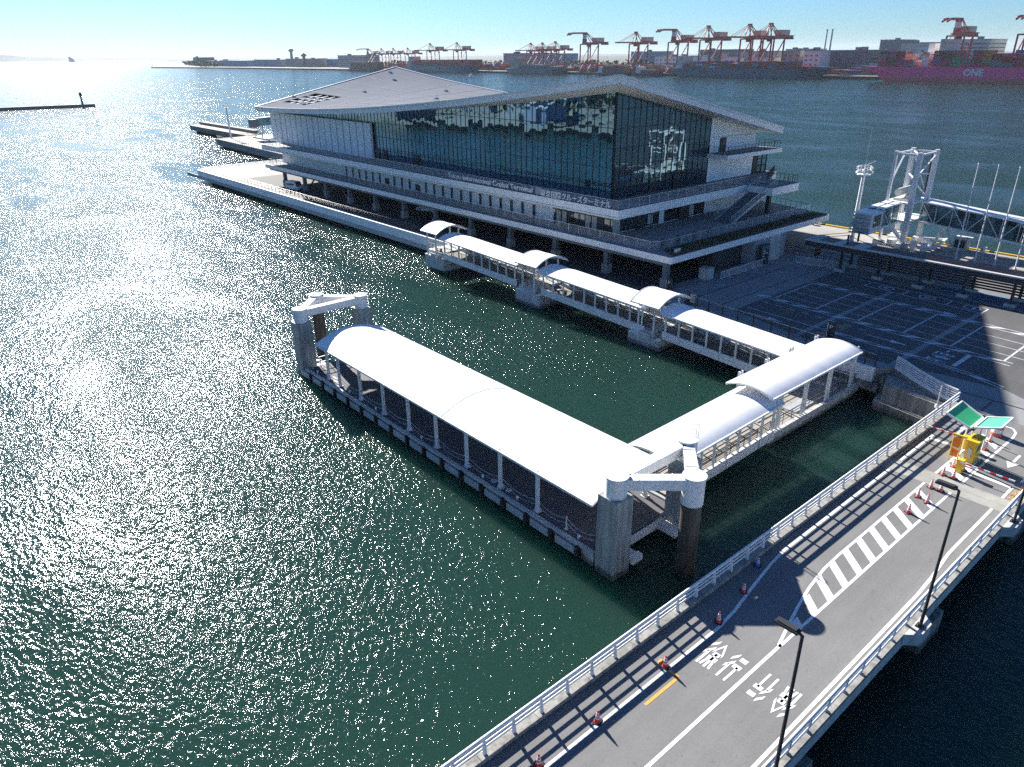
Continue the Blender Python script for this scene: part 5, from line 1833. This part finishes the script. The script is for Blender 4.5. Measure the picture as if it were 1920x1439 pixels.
ka, kb = crane('A'), crane('B')
ua, ub = [], []
CR = [('A', 646, 43, 'boom lowered, just left of the overlapping pair'), ('A', 583, 43, 'boom lowered, left crane of the overlapping pair above the blue ship'), ('A', 553, 44, 'boom lowered, right crane of the overlapping pair above the blue ship'),
      ('A', 772, 40, 'boom lowered, alone between the two raised cranes'), ('A', 1003, 32, 'boom lowered, leftmost of three behind the grey ship'), ('A', 974, 32, 'boom lowered, middle of three behind the grey ship'), ('A', 943, 33, 'boom lowered, rightmost of three behind the grey ship'),
      ('A', 1482, 30, 'boom lowered, first after the raised crane in the left row'), ('A', 1435, 30, 'boom lowered, second after the raised crane in the left row'), ('A', 1380, 30, 'boom lowered, third after the raised crane in the left row'), ('A', 1298, 35, 'boom lowered, next to last in the left row'), ('A', 1210, 35, 'boom lowered, last and tallest in the left row'),
      ('B', 700, 41, 'boom folded up, above the stern of the blue ship'), ('B', 872, 41, 'boom folded up, right of the grey ship'), ('B', 1535, 30, 'boom folded up, first of the left row'), ('B', 334, 43, 'boom folded up over the pink ship'), ('B', 268, 44, 'boom folded up, cut by the picture edge behind the pink ship')]
for k, y, gz, lb in CR:
    s = gz / 43.0
    place(ka if k == 'A' else kb, ua if k == 'A' else ub, (912, y, 3), 0, 'red quay crane with ' + lb, (s, s, s) if s < .96 else None)

# ships
def ship(lab, name, xs, beam, y_bow, y_stern, zd, hull, boot=None, group=None, flare=14, zb=2.4):
    """cargo hull parallel to the quay, bow towards small y"""
    t = thing(name, lab, 'ship', (xs + beam / 2, (y_bow + y_stern) / 2, 0), group)
    L = y_stern - y_bow
    def ring(z, rb, rs, w):
        out = []
        for f in (0, .03, .08, .16, .3, .7, .93, 1.0):
            if f < .3:
                hw = beam / 2 * w * (1 - (1 - f / .3) ** 2.2)
            elif f > .9:
                hw = beam / 2 * w * (.86 if f == 1.0 else .97)
            else:
                hw = beam / 2 * w
            out.append((max(hw, .6), (y_bow + rb) + (L - rb - rs) * f))
        return [(xs + beam / 2 - hw, y, z) for hw, y in out] + [(xs + beam / 2 + hw, y, z) for hw, y in reversed(out)]
    def shell(rings):
        mb = MB()
        n = len(rings[0])
        pts = [p for r in rings for p in r]
        f = [(k * n + i, k * n + (i + 1) % n, (k + 1) * n + (i + 1) % n, (k + 1) * n + i) for k in range(len(rings) - 1) for i in range(n)]
        f += [tuple(reversed(range(n))), tuple(range((len(rings) - 1) * n, len(rings) * n))]
        return mb.add(pts, f)
    sf = flare * 1.25
    shell([ring(zb, flare * .9, sf * .72, 1), ring(zb + (zd - zb) * .5, flare * .5, sf * .25, 1), ring(zd, 0, 0, 1)]).build('hull', hull, t)
    shell([ring(-1, flare, sf, .97), ring(zb - .01, flare * .9, sf * .72, 1)]).build('boot_topping', boot or hull, t)
    return t
def containers(pf, xs, bays, ymax, pitch, lc, tiers, hc, z0, wc, label, cat_group, colours, depth):
    """outer row of a deck cargo as single containers, inner rows as one mass"""
    protos = {}
    mass = MB()
    for b in range(bays):
        y1 = ymax - b * pitch
        n = tiers(b)
        for k in range(n):
            c = colours(b, k)
            z = z0 + k * (hc + .12)
            key = c
            if key not in protos:
                o = MB().box(-wc / 2, wc / 2, -lc / 2, lc / 2, 0, hc)
                for q in range(14):
                    o.box(-wc / 2 - .06, -wc / 2, -lc / 2 + .25 + q * (lc - .5) / 14, -lc / 2 + .25 + (q + .55) * (lc - .5) / 14, .15, hc - .15)
                o = o.build('shipping_container', 'c%d' % c, origin=(0, 0, 0))
                protos[key] = o
                tag(o, 'x', 'container', cat_group)
                first = True
            else:
                o = protos[key].copy()
                COL.objects.link(o)
            o.location = (xs + wc / 2, y1 - lc / 2, z)
            o['label'] = label(b, k, CNAME[c])
        m = max(0, n - (0 if b % 3 else 1))
        for k in range(m):
            c = random.choice((0, 1, 2, 3, 4, 7, 7, 1))
            d0 = xs + wc + .3
            while d0 < xs + depth - wc:
                mass.box(d0, d0 + wc, y1 - lc, y1, z0 + k * (hc + .12), z0 + k * (hc + .12) + hc, c)
                if random.random() < .5:
                    c = random.choice((0, 1, 2, 3, 4, 7, 7, 1))
                d0 += wc + .12
    tag(mass.build('stacked_containers', ['c%d' % i for i in range(10)], fix=False), 'inner rows of stacked containers behind the outer row on the ' + pf, 'containers', kind='stuff')

pk = ship('huge magenta container ship with white three letter name on its side', 'container_ship', 829, 42, 92, 389, 14.6, 'pink', 'boot', flare=16, zb=4.6)
text_mesh('ship_lettering', 'ONE', 'paint', lambda v: Vector((828.9 - v.z, 293.3 - v.x, 6.6 + v.y)), 17.5, 6.4, parent=pk, extrude=.05, bold=.03)
MB().box(836, 866, 330.5, 337.0, 14.6, 26).box(833, 868, 329.5, 338, 26, 28).box(846, 858, 331, 337, 28, 36).build('funnel_house', 'wh_white', pk)
MB().box(832.3, 835.5, 331.5, 336, 26.4, 28.2).build('lifeboat', 'orange', pk)
MB().box(834, 868, 316.5, 320.5, 14.6, 36.5).box(829, 871, 316, 320, 36.5, 39.5).build('bridge_house', 'wh_pale', pk)
MB().tube((846, 318.5, 39.5), (846, 318.5, 45), .5, 8).tube((856, 318.5, 39.5), (856, 318.5, 43), .4, 8).box(840, 862, 318.2, 318.8, 42, 42.5).build('radar_mast', 'wh_grey', pk)
mb = MB()
for b in range(34):
    y = 386.2 - b * 8.85
    mb.box(829.6, 830.2, y, y + .35, 14.6, 20.0).box(829.6, 870, y, y + .35, 19.4, 20.0)
mb.build('lashing_bridge', 'wh_grey', pk)
random.seed(5)
tp = [3, 5, 5, 5, 2, 0, 0, 5, 5, 3, 2, 5, 5, 4, 3, 5, 5, 5, 4, 5, 5, 5, 5, 4, 5, 5, 5, 5, 5, 4]
fixed = {(0, 0): 8, (9, 0): 5, (9, 1): 5, (9, 2): 5, (12, 2): 6, (12, 3): 6, (12, 4): 6, (1, 0): 2, (1, 1): 2, (1, 2): 2, (3, 0): 2, (3, 2): 2, (11, 0): 2, (8, 1): 2, (15, 1): 2, (15, 3): 2, (2, 2): 7, (7, 4): 7, (8, 4): 7}
containers('magenta ship', 829.7, 30, 386.0, 8.85, 8.1, lambda b: tp[b], 2.75, 15.0, 2.45,
           lambda b, k, c: '%s container, %s tier up in the %s stack from the magenta ship stern' % (c, ORD[k], ORD[b] if b < 20 else 'foremost'), 'containers on the magenta ship',
           lambda b, k: fixed.get((b, k), random.choice((0, 1, 2, 3, 4, 7, 7, 1, 4, 2))), 40)
bl = ship('long blue hulled container ship moored below the paired red cranes', 'container_ship', 852, 30, 444, 668, 11.2, 'bluehull', flare=16)
MB().box(856, 878, 648, 656, 11.2, 24).box(852, 882, 648, 653, 24, 26).build('deckhouse', 'wh_pale', bl)
MB().box(857, 877, 452, 462, 11.2, 13.4).build('forecastle', 'bluehull', bl)
bt = [2, 3, 3, 3, 2, 3, 3, 2, 3, 3, 3, 3, 2, 3, 3, 2, 1]
cl2 = [0, 3, 3, 6, 8, 4, 3, 0, 7, 1, 3, 1, 4, 0, 3, 7, 1]
containers('blue ship', 852.6, 17, 645, 10.4, 9.6, lambda b: bt[b], 2.6, 11.4, 2.45,
           lambda b, k, c: '%s container, %s tier in the %s stack from the blue ship stern' % (c, ORD[k], ORD[b]), 'containers on the blue ship',
           lambda b, k: cl2[(b + 2 * k) % 17], 28)
gs = ship('grey blue cargo ship with pale deckhouse moored left of the middle', 'cargo_ship', 860, 26, 872, 1020, 8.5, 'greyhull', flare=16, zb=1.2)
MB().box(864, 882, 985, 1005, 8.5, 22).box(863, 883, 984, 1000, 22, 24.5).build('deckhouse', 'wh_beige', gs)
MB().box(868, 876, 1008, 1014, 8.5, 20).build('funnel', 'wh_dark', gs)
MB().box(862, 884, 925, 978, 8.5, 14).box(863, 883, 893, 915, 8.5, 12).build('cargo', 'wh_dark', gs)
mb = MB()
for y in (968, 930, 902):
    mb.tube((873, y, 8.5), (873, y, 22), .8, 8).tube((873, y, 21), (873, y - 14, 17), .5, 8)
mb.build('derrick', 'wh_dark', gs)
tl = ship('teal hulled container ship with pale letters far along the left quay', 'container_ship', 872, 30, 1112, 1345, 11.5, 'tealhull', flare=14)
text_mesh('ship_lettering', 'MOL', 'wh_pale', lambda v: Vector((871.9 - v.z, 1275 - v.x, 3.5 + v.y)), 46, 6.0, parent=tl, extrude=.05, bold=.02)
MB().box(876, 898, 1322, 1333, 11.5, 28).build('deckhouse', 'wh_pale', tl)
mb = MB()
random.seed(9)
for b in range(17):
    for k in range(random.choice((3, 4, 4))):
        mb.box(872.6, 901, 1128 + b * 11.2, 1138.4 + b * 11.2, 11.7 + k * 2.6, 14.2 + k * 2.6, random.choice((0, 1, 7, 1, 0, 4, 3)))
mb.build('deck_cargo', ['c%d' % i for i in range(10)], tl, fix=False)
tl.children[-1]['kind'] = 'stuff'
for y0, y1, lb, m, h in ((746, 812, 'small dark blue coaster loaded with brown containers', 'darkhull', 9), (686, 738, 'small low blue coaster moored left of the long blue ship', 'darkhull', 4), (1420, 1560, 'dark far cargo ship under the left row of cranes', 'darkhull', 14)):
    s = ship(lb, 'coaster', 862, 18, y0, y1, 4.2, m, flare=6, zb=.8)
    MB().box(865, 877, y1 - 12, y1 - 5, 4.2, 12).build('deckhouse', 'wh_white', s)
    MB().box(864, 878, y0 + 10, y1 - 14, 4.2, 4.2 + h).build('cargo', 'c7', s)
t = thing('tugboat', 'little white boat on the water above the terminal roof ridge', 'boat', (700, 905, 0))
mb = MB()
mb.prism([(694, 905), (697, 902.6), (705, 902.6), (705, 907.4), (697, 907.4)], -.4, 1.4)
mb.build('hull', 'wh_white', t)
MB().box(698.5, 702, 903.4, 906.6, 1.4, 4.2).tube((700, 905, 4.2), (700, 905, 7), .12, 6).build('wheelhouse', 'wh_white', t)

# container yard, trees and buildings behind the quay
random.seed(31)
mb = MB()
for row in range(6):
    x = 945 + row * 11
    y = 120
    while y < 1650:
        if random.random() < .82:
            n = random.choice((1, 2, 2, 3, 3, 4))
            c = random.choice((0, 0, 1, 7, 0, 1, 7, 3, 4, 6))
            for k in range(n):
                mb.box(x, x + 8, y, y + 12.2, 3 + k * 2.6, 3 + k * 2.6 + 2.55, c if random.random() < .6 else random.choice((0, 1, 7, 0, 3, 4)))
        y += 13.2
tag(mb.build('container_yard', ['c%d' % i for i in range(10)], fix=False), 'rust red container yard stretching along the far quay', 'containers', kind='stuff')
mb = MB()
for i in range(1500):
    y = random.uniform(150, 3600)
    x = 1120 + random.uniform(0, 160) + max(0, y - 1700) * .02
    if y > 2500:
        x = 900 + (y - 2600) * .28 + random.uniform(0, 60)
    r = random.uniform(5, 11)
    z = 3 + random.uniform(0, 7)
    for q in range(5):
        a, b = random.uniform(0, 6.28), random.uniform(-.6, 1.2)
        p = Vector((x + r * .5 * cos(a), y + r * .8 * sin(a), z + r * .5 * (b + .6)))
        d = Vector((random.uniform(-1, 1), random.uniform(-1, 1), random.uniform(-.5, .9))) * r * .45
        e = Vector((random.uniform(-1, 1), random.uniform(-1, 1), random.uniform(-.2, 1))) * r * .4
        mb.poly([p - d, p + e, p + d, p - e])
tag(mb.build('far_wood', 'wood', fix=False), 'dark belt of trees behind the container yard', 'trees', kind='stuff')
BLD = [(1000, 1850, 1728, 31, 'wh_pale', 'wide pale warehouse hall near the left end of the cranes'), (1040, 1990, 1870, 22, 'wh_blue', 'low blue grey shed left of the wide pale warehouse'), (1000, 2160, 2000, 24, 'wh_beige', 'long tan shed on the hazy left shore'),
       (990, 2360, 2190, 22, 'wh_blue', 'blue grey shed beside the far control tower'), (960, 2560, 2400, 20, 'wh_blue', 'flat blue shed on the hazy left shore'), (970, 2720, 2590, 19, 'wh_grey', 'grey shed nearest the left tip of the far shore'),
       (1000, 2925, 2885, 30, 'wh_dark', 'dark slanted tower block on the left tip of the far shore'),
       (1000, 1186, 1092, 31, 'wh_grey', 'tall grey warehouse behind the grey ship'), (1060, 860, 790, 24, 'wh_white', 'low white warehouse behind the lone lowered crane'), (1000, 690, 612, 30, 'wh_grey', 'long grey warehouse behind the paired cranes'),
       (990, 676, 648, 23, 'wh_white', 'small white office block with windows below the paired cranes'), (985, 629, 605, 22, 'wh_white', 'white box shed right of the small office block'), (1005, 592, 565, 30, 'wh_beige', 'beige warehouse right of the paired cranes'),
       (1000, 557, 535, 30, 'wh_white', 'white tall shed between beige and dark warehouses'), (1030, 535, 480, 30, 'wh_dark', 'dark grey warehouse left of the magenta ship'), (1150, 470, 440, 34, 'wh_white', 'white cube building above the magenta ship stern'),
       (1200, 440, 400, 42, 'wh_pale', 'pale ribbed office block above the magenta ship'), (1230, 360, 310, 44, 'wh_pale', 'long pale block behind the magenta ship bridge'), (1150, 300, 285, 47, 'wh_grey', 'narrow grey tower block behind the folded crane'),
       (1160, 240, 205, 48, 'wh_pale', 'wide banded office block at the right picture edge'), (1300, 560, 520, 40, 'wh_grey', 'grey slab block peeping over the dark warehouse'), (1400, 640, 610, 46, 'wh_dark', 'dark distant block behind the paired cranes'),
       (1300, 760, 715, 33, 'wh_pale', 'pale distant block behind the blue ship cranes'), (1350, 980, 900, 34, 'wh_dark', 'hazy distant block right of the three crane cluster'), (1300, 1120, 1060, 32, 'wh_blue', 'hazy blue block behind the three crane cluster'),
       (1350, 1500, 1380, 30, 'wh_blue', 'hazy flat block above the left crane row')]
BLD_G = 'buildings behind the far quay'
random.seed(13)
for x, ya, yb, h, m, lb in BLD:
    y0, y1 = min(ya, yb), max(ya, yb)
    D = random.uniform(40, 80)
    t = thing('warehouse' if D else '', lb, 'building', (x, (y0 + y1) / 2, 3), BLD_G)
    MB().box(x, x + D, y0, y1, 3, h).build('wall', m, t)
    MB().box(x - .5, x + D + .5, y0 - .5, y1 + .5, h, h + 1.0).build('roof', 'wh_grey' if m != 'wh_grey' else 'wh_dark', t)
    if m in ('wh_white', 'wh_pale', 'wh_beige'):
        mb = MB()
        nf = max(2, int((h - 6) / 5))
        for k in range(nf):
            z = 7 + k * (h - 8) / nf
            if m == 'wh_pale':
                mb.box(x - .25, x - .02, y0 + 2, y1 - 2, z, z + 1.6).box(x + 2, x + D - 2, y0 - .25, y0 - .02, z, z + 1.6)
            else:
                n = max(3, int((y1 - y0) / 8))
                for q in range(n):
                    yy0 = y0 + (y1 - y0) * (q + .25) / n
                    mb.box(x - .25, x - .02, yy0, yy0 + (y1 - y0) / n * .45, z, z + 2.0)
        mb.build('glazing', 'wh_dark', t)
    for q in range(random.choice((1, 2))):
        yy0 = random.uniform(y0 + 2, y1 - 8)
        MB().box(x + 6, x + 14, yy0, yy0 + 6, h + 1.0, h + random.uniform(2.5, 5)).build('roof_plant', 'wh_dark', t)
t = thing('control_tower', 'slender pale airport control tower rising from the hazy left shore', 'tower', (1000, 2119, 3))
MB().tube((1000, 2119, 3), (1000, 2119, 42), 4.5, 12, 3.6).build('shaft', 'wh_grey', t)
MB().lathe((1000, 2119, 42), [(4, 0), (7, 3), (7.5, 6), (5, 8), (0, 9)], 14).build('cab', 'wh_grey', t)
t = thing('control_tower', 'shorter stout control tower right of the slender one', 'tower', (1000, 2043, 3))
MB().tube((1000, 2043, 3), (1000, 2043, 30), 4.0, 12, 4.0).build('shaft', 'wh_dark', t)
MB().lathe((1000, 2043, 30), [(6, 0), (8.5, 2), (6, 6), (2, 8), (0, 10)], 14).build('cab', 'wh_dark', t)
for i, y in enumerate((506, 499)):
    t = thing('chimney', 'thin smokestack above the dark warehouse, %s of two' % ('left' if i == 0 else 'right'), 'chimney', (1320, y * 1.38, 3))
    MB().tube((1320, y * 1.38, 3), (1320, y * 1.38, 62), 1.6, 10, 1.2).build('stack', 'wh_grey', t)
    MB().tube((1320, y * 1.38, 62), (1320, y * 1.38, 64), 1.5, 10).build('rim', 'crane', t)

# shore beyond the left picture edge, seen mirrored in the glass hall
struct(MB().prism([(-70, 210), (-40, 300), (-60, 480), (-900, 1500), (-4500, 2500), (-4500, -800), (-700, 40), (-260, 110)], -1, 2.2), 'west_shore', 'land')
random.seed(17)
mb = MB()
for i in range(900):
    x, y = random.uniform(-600, -75), random.uniform(220, 480)
    r = random.uniform(4, 8)
    z = 2 + random.uniform(1, 9)
    for q in range(5):
        p = Vector((x + random.uniform(-r, r) * .6, y + random.uniform(-r, r) * .6, z + random.uniform(0, r)))
        d = Vector((random.uniform(-1, 1), random.uniform(-1, 1), random.uniform(-.5, .9))) * r * .4
        e = Vector((random.uniform(-1, 1), random.uniform(-1, 1), random.uniform(-.2, 1))) * r * .35
        mb.poly([p - d, p + e, p + d, p - e])
tag(mb.build('shore_wood', 'wood', fix=False), 'wooded shore mirrored in the terminal glass', 'trees', kind='stuff')
WBM = ['wh_grey', 'wh_dark', 'wh_blue', 'wh_dark']
WB = [(-110, 260, 30, 18, 9), (-70, 320, 24, 30, 7), (-150, 330, 40, 26, 12), (-210, 260, 30, 40, 10), (-120, 410, 30, 40, 14), (-260, 380, 60, 30, 18), (-85, 245, 14, 10, 6), (-180, 440, 40, 30, 20)]
for i, (x, y, a, b, h) in enumerate(WB):
    t = thing('shore_building', '%s pale building on the wooded shore mirrored in the glass' % ORD[i], 'building', (x, y, 2.2), 'buildings on the mirrored shore')
    MB().box(x, x + a, y, y + b, 2.2, 2.2 + h).build('wall', WBM[i % 4], t)
    MB().box(x - .4, x + a + .4, y - .4, y + b + .4, 2.2 + h, 3 + h).build('roof', 'wh_grey', t)
# ------------------------------------------------------------------ haze
HAZE = True
if HAZE:
    hm = bpy.data.materials.new('haze')
    hm.use_nodes = True
    nt = hm.node_tree
    nt.nodes.remove(nt.nodes['Principled BSDF'])
    vol = nt.nodes.new('ShaderNodeVolumePrincipled')
    vol.inputs['Color'].default_value = (.82, .90, 1.0, 1)
    vol.inputs['Density'].default_value = 4e-5
    vol.inputs['Anisotropy'].default_value = 0.0
    nt.links.new(vol.outputs['Volume'], nt.nodes['Material Output'].inputs['Volume'])
    M['haze'] = hm
    o = MB().box(-18000, 18000, -5000, 18000, -3.5, 150).build('haze', 'haze')
    tag(o, 'thin pale sea haze over the whole harbour', 'haze', kind='stuff')
